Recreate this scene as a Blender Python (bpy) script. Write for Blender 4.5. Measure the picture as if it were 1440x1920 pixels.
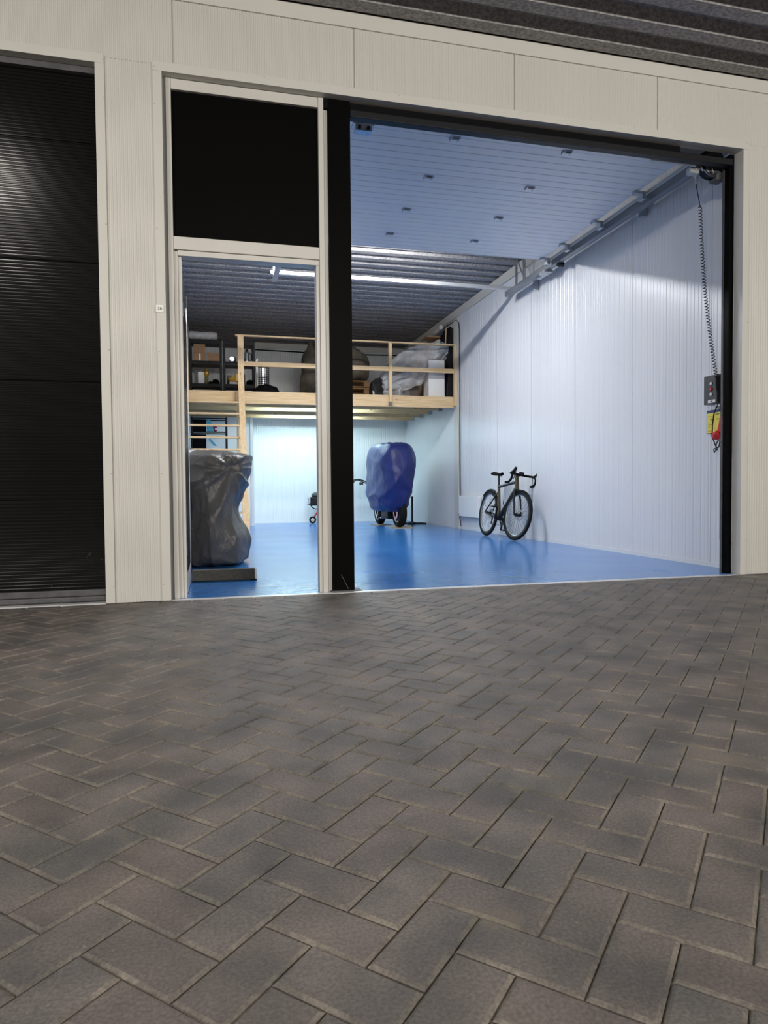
import bpy, bmesh, math, random
from mathutils import Vector, Matrix, noise
for o in list(bpy.data.objects): bpy.data.objects.remove(o)
sc = bpy.context.scene
COL = sc.collection
PI = math.pi

# ------------------------------------------------------------------ camera
YAW, PITCH, ROLL, FPX, DIST, CAMH = 0.24462, 0.03221, -0.00857, 1277.25, 5.0264, 0.77
fw = Vector((math.sin(YAW)*math.cos(PITCH), math.cos(YAW)*math.cos(PITCH), -math.sin(PITCH)))
r0 = Vector((math.cos(YAW), -math.sin(YAW), 0)); u0 = r0.cross(fw)
rt = r0*math.cos(ROLL) + u0*math.sin(ROLL); up = u0*math.cos(ROLL) - r0*math.sin(ROLL)
cd = bpy.data.cameras.new('camera'); cam = bpy.data.objects.new('camera', cd); COL.objects.link(cam)
M = Matrix((rt, up, -fw)).transposed().to_4x4(); M.translation = Vector((0, -DIST, CAMH)); cam.matrix_world = M
cd.sensor_fit = 'VERTICAL'; cd.sensor_height = 36; cd.lens = FPX/1920*36
cd.clip_start = 0.02; cd.clip_end = 100
sc.camera = cam
sc.view_settings.view_transform = 'Standard'; sc.view_settings.look = 'None'
sc.view_settings.exposure = 0.0; sc.view_settings.gamma = 1
# ------------------------------------------------------------------ world and lights
w = bpy.data.worlds.new('world'); sc.world = w; w.use_nodes = True
w.node_tree.nodes['Background'].inputs[0].default_value = (0.80, 0.78, 0.80, 1)
w.node_tree.nodes['Background'].inputs[1].default_value = 0.05

def area(name, loc, sx, sy, power, col, rot=(0, 0, 0), spread=PI):
    l = bpy.data.lights.new(name, 'AREA'); l.shape = 'RECTANGLE'; l.size = sx; l.size_y = sy
    l.energy = power; l.color = col; l.spread = spread
    o = bpy.data.objects.new(name, l); COL.objects.link(o); o.location = loc; o.rotation_euler = rot
    return o
WARM = (1.0, 0.945, 0.865)
COOL = (0.95, 0.97, 1.0)
CYAN = (0.62, 0.90, 1.0)
area('hall_lamp_light', (-7.6, -10.0, 3.7), 1.8, .3, 400, WARM, (math.radians(70), 0, math.radians(-33)))
area('hall_lamp_light', (1.4, -11.0, 3.8), 1.8, .3, 385, WARM, (math.radians(72), 0, 0))
area('hall_lamp_light', (6.8, -9.6, 3.7), 1.8, .3, 385, WARM, (math.radians(72), 0, math.radians(22)))
area('hall_lamp_light', (-2.7, -3.3, 4.15), 1.3, .14, 92, WARM)

# ------------------------------------------------------------------ materials
def mat(name, col, rough=.5, metal=0, noise_amt=0, noise_scale=8, bump=0, bump_scale=60, spec=.5, coat=0, trans=0, alpha=1):
    m = bpy.data.materials.new(name); m.use_nodes = True; nt = m.node_tree; b = nt.nodes['Principled BSDF']
    b.inputs['Base Color'].default_value = (*col, 1); b.inputs['Roughness'].default_value = rough
    b.inputs['Metallic'].default_value = metal; b.inputs['Specular IOR Level'].default_value = spec
    b.inputs['Coat Weight'].default_value = coat; b.inputs['Coat Roughness'].default_value = .08
    b.inputs['Transmission Weight'].default_value = trans; b.inputs['Alpha'].default_value = alpha
    if noise_amt or bump:
        tc = nt.nodes.new('ShaderNodeTexCoord')
    if noise_amt:
        n = nt.nodes.new('ShaderNodeTexNoise'); n.inputs['Scale'].default_value = noise_scale; n.inputs['Detail'].default_value = 6
        nt.links.new(tc.outputs['Object'], n.inputs['Vector'])
        r = nt.nodes.new('ShaderNodeValToRGB'); r.color_ramp.elements[0].position = .3; r.color_ramp.elements[1].position = .7
        r.color_ramp.elements[0].color = (*[c*(1-noise_amt) for c in col], 1)
        r.color_ramp.elements[1].color = (*[min(1, c*(1+noise_amt)) for c in col], 1)
        nt.links.new(n.outputs['Fac'], r.inputs[0]); nt.links.new(r.outputs[0], b.inputs['Base Color'])
    if bump:
        n2 = nt.nodes.new('ShaderNodeTexNoise'); n2.inputs['Scale'].default_value = bump_scale; n2.inputs['Detail'].default_value = 5
        nt.links.new(tc.outputs['Object'], n2.inputs['Vector'])
        bp = nt.nodes.new('ShaderNodeBump'); bp.inputs['Strength'].default_value = bump; bp.inputs['Distance'].default_value = .01
        nt.links.new(n2.outputs['Fac'], bp.inputs['Height']); nt.links.new(bp.outputs[0], b.inputs['Normal'])
    return m

def wood_mat(name, c1, c2, axis=0, rough=.6):
    m = bpy.data.materials.new(name); m.use_nodes = True; nt = m.node_tree; b = nt.nodes['Principled BSDF']
    b.inputs['Roughness'].default_value = rough
    tc = nt.nodes.new('ShaderNodeTexCoord'); mp = nt.nodes.new('ShaderNodeMapping')
    s = [14, 14, 14]; s[axis] = 1.1; mp.inputs['Scale'].default_value = s
    nt.links.new(tc.outputs['Object'], mp.inputs['Vector'])
    n = nt.nodes.new('ShaderNodeTexNoise'); n.inputs['Scale'].default_value = 2.2; n.inputs['Detail'].default_value = 7; n.inputs['Distortion'].default_value = .6
    nt.links.new(mp.outputs[0], n.inputs['Vector'])
    r = nt.nodes.new('ShaderNodeValToRGB'); r.color_ramp.elements[0].position = .3; r.color_ramp.elements[1].position = .72
    r.color_ramp.elements[0].color = (*c1, 1); r.color_ramp.elements[1].color = (*c2, 1)
    nt.links.new(n.outputs['Fac'], r.inputs[0])
    mp2 = nt.nodes.new('ShaderNodeMapping'); s2 = [7, 7, 7]; s2[axis] = 3.2; mp2.inputs['Scale'].default_value = s2
    nt.links.new(tc.outputs['Object'], mp2.inputs['Vector'])
    v = nt.nodes.new('ShaderNodeTexVoronoi'); v.inputs['Scale'].default_value = 1; nt.links.new(mp2.outputs[0], v.inputs['Vector'])
    r2 = nt.nodes.new('ShaderNodeValToRGB'); r2.color_ramp.elements[0].position = .05; r2.color_ramp.elements[1].position = .12
    r2.color_ramp.elements[0].color = (.28, .14, .06, 1); r2.color_ramp.elements[1].color = (1, 1, 1, 1)
    nt.links.new(v.outputs['Distance'], r2.inputs[0])
    mx = nt.nodes.new('ShaderNodeMix'); mx.data_type = 'RGBA'; mx.blend_type = 'MULTIPLY'; mx.inputs[0].default_value = .75
    nt.links.new(r.outputs[0], mx.inputs[6]); nt.links.new(r2.outputs[0], mx.inputs[7]); nt.links.new(mx.outputs[2], b.inputs['Base Color'])
    return m

facade_white = mat('facade_white', (.56, .552, .515), .42, noise_amt=.025, noise_scale=1.5)
trim_white = mat('trim_white', (.57, .562, .525), .40, noise_amt=.02, noise_scale=3)
frame_white = mat('frame_white', (.56, .545, .51), .35, noise_amt=.03, noise_scale=4)
panel_white = mat('panel_white', (.70, .705, .715), .30)
panel_white_b = mat('panel_white_back', (.84, .845, .83), .38)
panel_cream = mat('panel_cream', (.62, .60, .54), .5)
black_gloss = mat('black_gloss', (.003, .003, .0032), .185, noise_amt=.2, noise_scale=3, spec=.5)
black_post = mat('black_post_paint', (.003, .003, .003), .4, spec=.025, bump=.05, bump_scale=30)
black_matte = mat('black_matte', (.004, .004, .005), .7, spec=.08)
black_plastic = mat('black_plastic', (.008, .008, .010), .45, spec=.25)
dark_grey = mat('dark_grey_plastic', (.045, .046, .05), .4)
rubber = mat('rubber', (.010, .010, .010), .75, spec=.15, bump=.2, bump_scale=80)
rubber_grey = mat('rubber_grey', (.07, .07, .075), .6, noise_amt=.3, noise_scale=14)
galv = mat('galvanised_steel', (.50, .52, .55), .38, metal=.85, noise_amt=.15, noise_scale=25)
rail_steel = mat('rail_steel', (.26, .28, .31), .42, metal=.6)
steel = mat('bright_steel', (.72, .73, .74), .22, metal=1)
alu = mat('aluminium', (.78, .79, .80), .35, metal=.6)
wood_x = wood_mat('pine_along_x', (.62, .42, .21), (.80, .60, .35), 0)
wood_y = wood_mat('pine_along_y', (.62, .42, .21), (.80, .60, .35), 1)
wood_z = wood_mat('pine_upright', (.62, .42, .21), (.80, .60, .35), 2)
wood_pal = wood_mat('pallet_wood', (.36, .21, .10), (.56, .36, .18), 0, .8)
cardboard = mat('cardboard', (.36, .21, .11), .8, noise_amt=.12, noise_scale=12)
white_paint = mat('white_lacquer', (.80, .80, .78), .35)
white_paper = mat('white_paper', (.78, .77, .72), .7)
yellow = mat('yellow_plastic', (.80, .47, .05), .45)
gold = mat('gold_metal', (.60, .36, .07), .3, metal=.7)
red = mat('red_plastic', (.62, .02, .02), .35)
navy = mat('navy_card', (.015, .03, .14), .5)
lemon = mat('yellow_paper', (.80, .66, .09), .6)
blue_cloth_l = mat('light_blue_plastic', (.10, .42, .58), .4)
olive = mat('olive_frame_paint', (.060, .044, .018), .30, metal=.3, coat=.4)
carbon = mat('black_frame_paint', (.010, .010, .011), .35, spec=.3)
bag_grey = mat('grey_bag_plastic', (.10, .10, .105), .4, noise_amt=.5, noise_scale=10, bump=.5, bump_scale=14)
tan_cloth = mat('taupe_cloth', (.115, .095, .070), .75, noise_amt=.35, noise_scale=7, bump=.4, bump_scale=12)
brown = mat('brown_board', (.16, .14, .12), .7, noise_amt=.2)
wrap = mat('wrinkled_wrap', (.62, .60, .56), .3, noise_amt=.25, noise_scale=12, bump=.8, bump_scale=16)
drain_grey = mat('grey_conduit', (.17, .17, .17), .5)
green_dark = mat('dark_felt', (.07, .065, .055), .9, noise_amt=.25, noise_scale=60)

def cloth_mat(name, col, rough, bump, bs, k=1):
    m = mat(name, col, rough, noise_amt=.12, noise_scale=5, bump=bump, bump_scale=bs)
    nt = m.node_tree; b = nt.nodes['Principled BSDF']; old = b.inputs['Normal'].links[0].from_node
    tc = nt.nodes.new('ShaderNodeTexCoord'); prev = old
    for sc_, rot, st, dist in (((2.6, 2.6, 1.0), .0, .75, .05), ((2.0, 2.0, 1.3), .9, .6, .05), ((5, 5, 4), .4, .5, .02)):
        mp = nt.nodes.new('ShaderNodeMapping'); mp.inputs['Scale'].default_value = sc_; mp.inputs['Rotation'].default_value = (rot*.6, rot, 0)
        nt.links.new(tc.outputs['Object'], mp.inputs['Vector'])
        n = nt.nodes.new('ShaderNodeTexNoise'); n.inputs['Scale'].default_value = 1.7; n.inputs['Detail'].default_value = 2.5; n.inputs['Distortion'].default_value = .5
        nt.links.new(mp.outputs[0], n.inputs['Vector'])
        a1 = nt.nodes.new('ShaderNodeMath'); a1.operation = 'SUBTRACT'; a1.inputs[1].default_value = .5; nt.links.new(n.outputs['Fac'], a1.inputs[0])
        a2 = nt.nodes.new('ShaderNodeMath'); a2.operation = 'ABSOLUTE'; nt.links.new(a1.outputs[0], a2.inputs[0])
        a3 = nt.nodes.new('ShaderNodeMath'); a3.operation = 'POWER'; a3.inputs[1].default_value = .45; nt.links.new(a2.outputs[0], a3.inputs[0])
        bp = nt.nodes.new('ShaderNodeBump'); bp.inputs['Strength'].default_value = st*k; bp.inputs['Distance'].default_value = dist; bp.invert = True
        nt.links.new(a3.outputs[0], bp.inputs['Height']); nt.links.new(prev.outputs[0], bp.inputs['Normal']); prev = bp
    nt.links.new(prev.outputs[0], b.inputs['Normal'])
    return m
cover_blue = cloth_mat('blue_cover_cloth', (.011, .020, .130), .40, .08, 16, .30)
cover_grey = cloth_mat('grey_cover_cloth', (.088, .083, .077), .42, .22, 14, .45)

# clear plastic sheet: partly transparent, glossy, creased
plastic = mat('clear_plastic', (.80, .82, .84), .25, bump=.9, bump_scale=10, alpha=.45, noise_amt=.1, noise_scale=9)

# blue epoxy floor: slow uneven gloss, roller marks
def floor_mat():
    m = bpy.data.materials.new('blue_epoxy'); m.use_nodes = True; nt = m.node_tree; b = nt.nodes['Principled BSDF']
    tc = nt.nodes.new('ShaderNodeTexCoord')
    n = nt.nodes.new('ShaderNodeTexNoise'); n.inputs['Scale'].default_value = 1.3; n.inputs['Detail'].default_value = 5
    nt.links.new(tc.outputs['Object'], n.inputs['Vector'])
    r = nt.nodes.new('ShaderNodeValToRGB'); r.color_ramp.elements[0].position = .3; r.color_ramp.elements[1].position = .7
    r.color_ramp.elements[0].color = (.025, .160, .47, 1); r.color_ramp.elements[1].color = (.036, .195, .53, 1)
    nt.links.new(n.outputs['Fac'], r.inputs[0]); nt.links.new(r.outputs[0], b.inputs['Base Color'])
    mr = nt.nodes.new('ShaderNodeMapRange'); mr.inputs[3].default_value = .14; mr.inputs[4].default_value = .24
    nt.links.new(n.outputs['Fac'], mr.inputs[0]); nt.links.new(mr.outputs[0], b.inputs['Roughness'])
    mp = nt.nodes.new('ShaderNodeMapping'); mp.inputs['Scale'].default_value = (1.2, 5, 1)
    nt.links.new(tc.outputs['Object'], mp.inputs['Vector'])
    n2 = nt.nodes.new('ShaderNodeTexNoise'); n2.inputs['Scale'].default_value = 3.0; n2.inputs['Detail'].default_value = 3
    nt.links.new(mp.outputs[0], n2.inputs['Vector'])
    bp = nt.nodes.new('ShaderNodeBump'); bp.inputs['Strength'].default_value = .05; bp.inputs['Distance'].default_value = .02
    nt.links.new(n2.outputs['Fac'], bp.inputs['Height']); nt.links.new(bp.outputs[0], b.inputs['Normal'])
    b.inputs['Specular IOR Level'].default_value = .5
    return m
epoxy = floor_mat()

def paver_mat():
    m = bpy.data.materials.new('concrete_paver'); m.use_nodes = True; nt = m.node_tree; b = nt.nodes['Principled BSDF']
    tc = nt.nodes.new('ShaderNodeTexCoord'); at = nt.nodes.new('ShaderNodeAttribute'); at.attribute_name = 'tone'
    def nz(scale, det=5):
        n = nt.nodes.new('ShaderNodeTexNoise'); n.inputs['Scale'].default_value = scale; n.inputs['Detail'].default_value = det
        nt.links.new(tc.outputs['Object'], n.inputs['Vector']); return n
    def ramp(src, p0, c0, p1, c1):
        r = nt.nodes.new('ShaderNodeValToRGB'); r.color_ramp.elements[0].position = p0; r.color_ramp.elements[1].position = p1
        r.color_ramp.elements[0].color = (*c0, 1); r.color_ramp.elements[1].color = (*c1, 1); nt.links.new(src, r.inputs[0]); return r
    def mix(a, bb, fac, mode='MIX'):
        x = nt.nodes.new('ShaderNodeMix'); x.data_type = 'RGBA'; x.blend_type = mode
        if isinstance(fac, float): x.inputs[0].default_value = fac
        else: nt.links.new(fac, x.inputs[0])
        for s, i in ((a, 6), (bb, 7)):
            if isinstance(s, tuple): x.inputs[i].default_value = (*s, 1)
            else: nt.links.new(s, x.inputs[i])
        return x.outputs[2]
    base = ramp(at.outputs['Fac'], 0, (.129, .111, .104), 1, (.136, .126, .120))
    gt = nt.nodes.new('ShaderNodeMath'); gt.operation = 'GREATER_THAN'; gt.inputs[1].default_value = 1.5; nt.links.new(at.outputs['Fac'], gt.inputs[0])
    wear_highlight = ramp(nz(16, 4).outputs['Fac'], .35, (.122, .111, .101), .65, (.185, .168, .146))  # chamfers paler all round: edge wear plus the highlight they catch, painted in
    based = mix(base.outputs[0], wear_highlight.outputs[0], gt.outputs[0])
    blot = ramp(nz(4.5, 6).outputs['Fac'], .35, (.62, .64, .66), .68, (1.28, 1.22, 1.17))
    c = mix(based, blot.outputs[0], 1.0, 'MULTIPLY')
    grit = ramp(nz(150, 3).outputs['Fac'], .35, (.66, .66, .66), .7, (1.34, 1.34, 1.34))
    c = mix(c, grit.outputs[0], .7, 'MULTIPLY')
    st = ramp(nz(3.1, 8).outputs['Fac'], .62, (0, 0, 0), .75, (.55, .55, .55))
    c = mix(c, (.21, .18, .125), st.outputs[0])
    sp = ramp(nz(38, 3).outputs['Fac'], .70, (0, 0, 0), .76, (.6, .6, .6))
    c = mix(c, (.26, .235, .19), sp.outputs[0])
    nt.links.new(c, b.inputs['Base Color'])
    b.inputs['Roughness'].default_value = .62; b.inputs['Specular IOR Level'].default_value = .5
    bp = nt.nodes.new('ShaderNodeBump'); bp.inputs['Strength'].default_value = .35; bp.inputs['Distance'].default_value = .003
    nt.links.new(nz(220, 4).outputs['Fac'], bp.inputs['Height']); nt.links.new(bp.outputs[0], b.inputs['Normal'])
    return m
paver = paver_mat()
sand = mat('joint_sand', (.085, .072, .052), .95, noise_amt=.6, noise_scale=20, bump=.6, bump_scale=200)

def deck_mat(name, a, c):
    m = bpy.data.materials.new(name); m.use_nodes = True; nt = m.node_tree; b = nt.nodes['Principled BSDF']
    tc = nt.nodes.new('ShaderNodeTexCoord'); mp = nt.nodes.new('ShaderNodeMapping'); mp.inputs['Scale'].default_value = (1, 1.4, 1.4)
    nt.links.new(tc.outputs['Object'], mp.inputs['Vector'])
    n = nt.nodes.new('ShaderNodeTexNoise'); n.inputs['Scale'].default_value = 34; n.inputs['Detail'].default_value = 5; n.inputs['Roughness'].default_value = .65
    nt.links.new(mp.outputs[0], n.inputs['Vector'])
    r = nt.nodes.new('ShaderNodeValToRGB'); r.color_ramp.elements[0].position = .38; r.color_ramp.elements[1].position = .62
    r.color_ramp.elements[0].color = (*a, 1); r.color_ramp.elements[1].color = (*c, 1)
    nt.links.new(n.outputs['Fac'], r.inputs[0]); nt.links.new(r.outputs[0], b.inputs['Base Color'])
    b.inputs['Roughness'].default_value = .85
    return m
deck_grey = deck_mat('fleece_deck', (.20, .19, .19), (.40, .385, .38))

def emis(name, col, s):
    m = bpy.data.materials.new(name); m.use_nodes = True; b = m.node_tree.nodes['Principled BSDF']
    b.inputs['Base Color'].default_value = (.9, .9, .9, 1); b.inputs['Emission Color'].default_value = (*col, 1); b.inputs['Emission Strength'].default_value = s
    return m
lamp_glow = emis('lamp_diffuser', (.9, .96, 1), 6)
unit_glow = emis('unit_lamp_diffuser', COOL, 370)
loft_glow = emis('loft_lamp_diffuser', CYAN, 94)

# ------------------------------------------------------------------ helpers
class MB:
    def __init__(s): s.bm = bmesh.new()
    def box(s, x0, x1, y0, y1, z0, z1, bev=0, rot=None, pivot=None):
        vs = [Vector((x, y, z)) for x in (x0, x1) for y in (y0, y1) for z in (z0, z1)]
        v = [s.bm.verts.new(p) for p in vs]
        fs = [s.bm.faces.new([v[i] for i in q]) for q in ((0, 1, 3, 2), (4, 6, 7, 5), (0, 4, 5, 1), (2, 3, 7, 6), (0, 2, 6, 4), (1, 5, 7, 3))]
        if bev:
            es = list({e for f in fs for e in f.edges})
            r = bmesh.ops.bevel(s.bm, geom=es, offset=bev, segments=2, affect='EDGES', profile=.5)
            v = list({x for f in r['faces'] for x in f.verts} | {x for x in v if x.is_valid})
        if rot is not None:
            c = pivot if pivot is not None else Vector(((x0+x1)/2, (y0+y1)/2, (z0+z1)/2))
            for x in v: x.co = rot @ (x.co-Vector(c)) + Vector(c)
        return s
    def tube(s, pts, r, n=10, cap=True):
        pts = [Vector(p) for p in pts]; rings = []
        rr = r if isinstance(r, (list, tuple)) else [r]*len(pts)
        t0 = (pts[1]-pts[0]).normalized(); a = t0.orthogonal().normalized()
        for i, p in enumerate(pts):
            t = ((pts[min(i+1, len(pts)-1)]-pts[max(i-1, 0)])).normalized()
            a = (a-t*a.dot(t)); a = a.normalized() if a.length > 1e-6 else t.orthogonal().normalized(); b = t.cross(a)
            rings.append([s.bm.verts.new(p+(a*math.cos(2*PI*k/n)+b*math.sin(2*PI*k/n))*rr[i]) for k in range(n)])
        for i in range(len(pts)-1):
            for k in range(n):
                s.bm.faces.new((rings[i][k], rings[i][(k+1) % n], rings[i+1][(k+1) % n], rings[i+1][k]))
        if cap: s.bm.faces.new(rings[0][::-1]); s.bm.faces.new(rings[-1])
        return s
    def cyl(s, p0, p1, r, n=20): return s.tube([p0, p1], r, n)
    def lathe(s, prof, origin, axis=(0, 0, 1), n=24, closed=False):
        ax = Vector(axis).normalized(); a = ax.orthogonal().normalized(); b = ax.cross(a); o = Vector(origin)
        rings = [[s.bm.verts.new(o+ax*h+(a*math.cos(2*PI*k/n)+b*math.sin(2*PI*k/n))*max(r, 1e-4)) for k in range(n)] for r, h in prof]
        m = len(rings)
        for i in range(m if closed else m-1):
            for k in range(n):
                s.bm.faces.new((rings[i][k], rings[i][(k+1) % n], rings[(i+1) % m][(k+1) % n], rings[(i+1) % m][k]))
        if not closed: s.bm.faces.new(rings[0][::-1]); s.bm.faces.new(rings[-1])
        return s
    def prism(s, poly, vec):
        a = [s.bm.verts.new(Vector(p)) for p in poly]; b = [s.bm.verts.new(Vector(p)+Vector(vec)) for p in poly]
        n = len(poly); s.bm.faces.new(a[::-1]); s.bm.faces.new(b)
        for i in range(n): s.bm.faces.new((a[i], a[(i+1) % n], b[(i+1) % n], b[i]))
        return s
    def blob(s, c, r, n=20, m=12, f=None):
        rings = []
        for i in range(m+1):
            th = PI*i/m
            ring = []
            for k in range(n):
                d = Vector((math.sin(th)*math.cos(2*PI*k/n), math.sin(th)*math.sin(2*PI*k/n), math.cos(th)))
                q = f(d) if f else 1
                ring.append(s.bm.verts.new(Vector(c)+Vector((d.x*r[0], d.y*r[1], d.z*r[2]))*q))
            rings.append(ring)
        for i in range(m):
            for k in range(n): s.bm.faces.new((rings[i][k], rings[i+1][k], rings[i+1][(k+1) % n], rings[i][(k+1) % n]))
        bmesh.ops.remove_doubles(s.bm, verts=rings[0]+rings[-1], dist=1e-5)
        return s
    def grid(s, fn, nu, nv):
        v = [[s.bm.verts.new(Vector(fn(i/nu, j/nv))) for j in range(nv+1)] for i in range(nu+1)]
        for i in range(nu):
            for j in range(nv): s.bm.faces.new((v[i][j], v[i+1][j], v[i+1][j+1], v[i][j+1]))
        return s
    def build(s, name, m, parent=None, smooth=False, solid=0, world=True):
        bmesh.ops.recalc_face_normals(s.bm, faces=s.bm.faces)
        off = Vector((0, 0, 0)); p = parent
        while p is not None and world: off += p.location; p = p.parent
        if world and parent is not None:
            for v in s.bm.verts: v.co -= off
        me = bpy.data.meshes.new(name); s.bm.to_mesh(me); s.bm.free()
        if smooth:
            for f in me.polygons: f.use_smooth = True
            try: me.set_sharp_from_angle(angle=math.radians(40))
            except Exception: pass
        me.materials.append(m)
        o = bpy.data.objects.new(name, me); COL.objects.link(o)
        if parent is not None: o.parent = parent
        if solid:
            md = o.modifiers.new('solid', 'SOLIDIFY'); md.thickness = solid
        return o
def thing(name, label, cat, loc=(0, 0, 0), group=None, rot=(0, 0, 0)):
    o = bpy.data.objects.new(name, None); COL.objects.link(o); o.location = loc; o.rotation_euler = rot
    o.empty_display_size = .1; o['label'] = label; o['category'] = cat
    if group: o['group'] = group
    return o
def tag(o, label, cat, group=None):
    o['label'] = label; o['category'] = cat
    if group: o['group'] = group
    return o
def struct(o): o['kind'] = 'structure'; return o
def B(*a, **k): return MB().box(*a, **k)

def ribbed(name, m, axis, s0, s1, t0, t1, face, pitch, depth, out, th=.04, vert=True, seams=(), prof=((0, 0), (.30, 0), (.42, 1), (.88, 1)), parent=None):
    """panel whose cross-section runs along 's' with ribs; extruded along 't'. axis: maps (s,t,d)->xyz; out = sign of outward d"""
    mb = MB(); pts = []; s = s0
    while s < s1-1e-6:
        for f, d in prof:
            q = s+f*pitch
            if q < s1: pts.append((q, d*depth))
        s += pitch
    pts.append((s1, 0))
    for c in seams:
        if s0+.01 < c < s1-.01:
            pts = [p for p in pts if abs(p[0]-c) > .006]
            pts += [(c-.0045, depth), (c-.003, -.006), (c+.003, -.006), (c+.0045, depth)]
    pts.sort()
    a = [mb.bm.verts.new(axis(q, t0, face+out*d)) for q, d in pts]
    b = [mb.bm.verts.new(axis(q, t1, face+out*d)) for q, d in pts]
    for i in range(len(pts)-1): mb.bm.faces.new((a[i], a[i+1], b[i+1], b[i]))
    c = [mb.bm.verts.new(axis(q, t, face-out*th)) for q, t in ((s0, t0), (s1, t0), (s1, t1), (s0, t1))]
    mb.bm.faces.new(c); mb.bm.faces.new((a[0], b[0], c[3], c[0])); mb.bm.faces.new((a[-1], c[1], c[2], b[-1]))
    return mb.build(name, m, parent)
AX_F = lambda s, t, d: (s, d, t)        # runs along x, extruded in z
AX_H = lambda s, t, d: (t, d, s)        # runs along z, extruded in x
AX_R = lambda s, t, d: (d, s, t)        # wall facing x, runs along y
AX_C = lambda s, t, d: (t, s, d)        # ceiling: runs along y, extruded in x

# ------------------------------------------------------------------ pavement (herringbone at 45 degrees)
W = .1076
def make_pavement():
    rng = random.Random(3); bm = bmesh.new(); lay = bm.faces.layers.float.new('tone')
    ex = Vector((1, -1, 0)).normalized(); ey = Vector((1, 1, 0)).normalized(); O = Vector((.3785, -3.9717, 0))
    g, ch, cd_ = .0014, .0072, .0050
    def clip(poly, ymax):
        out = []
        for i in range(len(poly)):
            p, q = poly[i], poly[(i+1) % len(poly)]
            if p.y <= ymax: out.append(p)
            if (p.y <= ymax) != (q.y <= ymax):
                t = (ymax-p.y)/(q.y-p.y); out.append(p+(q-p)*t)
        return out
    def brick(poly, tone):
        n = len(poly); c = sum(poly, Vector())/n
        area_ = abs(sum(poly[i].x*poly[(i+1) % n].y-poly[(i+1) % n].x*poly[i].y for i in range(n)))/2
        if area_ < .0012: return
        z = rng.uniform(-.0012, .0012); tx, ty = rng.uniform(-.008, .008), rng.uniform(-.008, .008)
        zf = lambda p: z+(p.x-c.x)*tx+(p.y-c.y)*ty
        def inset(d):
            res = []
            for i in range(n):
                p0, p1, p2 = poly[i-1], poly[i], poly[(i+1) % n]
                e1 = (p1-p0).normalized(); e2 = (p2-p1).normalized()
                n1 = Vector((-e1.y, e1.x, 0)); n2 = Vector((-e2.y, e2.x, 0))
                k = n1+n2; k = k/max(.35, k.dot(n1)) if k.length > 1e-6 else n1
                res.append(p1+k*d)
            return res
        o0 = inset(g); o1 = inset(g+ch*.35); o2 = inset(g+ch)
        L = [[bm.verts.new(Vector((p.x, p.y, zf(p)-dz))) for p in ring] for ring, dz in ((o0, .018), (o0, cd_), (o1, cd_*.45), (o2, 0))]
        for a, b in zip(L, L[1:]):
            for i in range(n):
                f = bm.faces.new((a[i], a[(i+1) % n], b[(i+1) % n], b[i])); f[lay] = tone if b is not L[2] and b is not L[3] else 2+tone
        f = bm.faces.new(L[-1]); f[lay] = tone
    for i in range(-75, 75):
        for j in range(-75, 75):
            s = (i+j) % 4
            if s == 0: dims = (2, 1)
            elif s == 2: dims = (1, 2)
            else: continue
            p = O+ex*(i*W)+ey*(j*W)
            if not (-3.6 < p.x < 8.2 and -6.6 < p.y < .2): continue
            poly = [p, p+ex*dims[0]*W, p+ex*dims[0]*W+ey*dims[1]*W, p+ey*dims[1]*W]
            poly = clip(poly, -.115)
            if len(poly) >= 3: brick([Vector(q) for q in poly], rng.random())
    x = -3.6
    while x < 8.2:
        brick([Vector((x, -.112, 0)), Vector((x+.215, -.112, 0)), Vector((x+.215, -.012, 0)), Vector((x, -.012, 0))], rng.random()); x += .2152
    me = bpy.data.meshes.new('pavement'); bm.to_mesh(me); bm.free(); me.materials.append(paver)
    o = bpy.data.objects.new('pavement', me); COL.objects.link(o); struct(o)
make_pavement()
def sandbed(u, v):
    x, y = -3.9+u*12.4, -6.9+v*6.93
    return (x, y, -.0058+.002*noise.noise(Vector((x*9, y*9, 0))))
struct(MB().grid(sandbed, 240, 140).build('pavement_joints', sand))
struct(B(-8, 12, -14, -6.9, -.2, -.008).build('yard_floor', paver))

# ------------------------------------------------------------------ interior shell
XL, XR, YB, ZC = -.47, 4.68, 11.45, 4.28
struct(B(XL-.05, XR+.05, .04, YB+.05, -.15, 0).build('floor', epoxy))
struct(B(-.30, 4.45, -.012, .045, -.05, .003).build('threshold', alu))
seams = [.62+1.28*k for k in range(-1, 10)]
RP = ((0, 0), (.10, 0), (.16, 1), (.46, 1), (.50, .55), (.56, .55), (.60, 1), (.94, 1))
struct(ribbed('wall_right', panel_white, AX_R, .10, YB, 0, ZC, XR, .108, .0028, -1, .10, seams=seams, prof=RP))
struct(ribbed('wall_left', panel_white, AX_R, .10, YB, 0, ZC, XL, .108, .0022, 1, .05, seams=seams, prof=RP))
struct(ribbed('wall_back', panel_white_b, AX_F, XL, XR, 0, ZC, YB, .108, .0045, -1, .10, seams=[.60, 1.88, 3.16, 4.44], prof=RP))
# partition that steps forward at the left, under the loft
struct(B(XL, .83, 10.35, YB-.005, 0, 2.40).build('wall_partition', panel_white_b))
struct(B(.80, .87, 10.32, 10.40, 0, 2.40).build('trim_partition_corner', panel_white))
struct(B(XR-.010, XR+.02, .12, YB, .0, .045).build('baseboard_right', panel_white))
struct(B(.87, XR-.011, YB-.014, YB+.01, 0, .045).build('baseboard_back', panel_white_b))
# top runners of the walls
struct(B(XR-.035, XR+.02, .12, YB, 4.13, 4.28).build('trim_ceiling_right', panel_cream))
struct(B(XL, XR-.036, YB-.035, YB, 4.15, 4.28).build('trim_ceiling_back', panel_cream))
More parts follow.
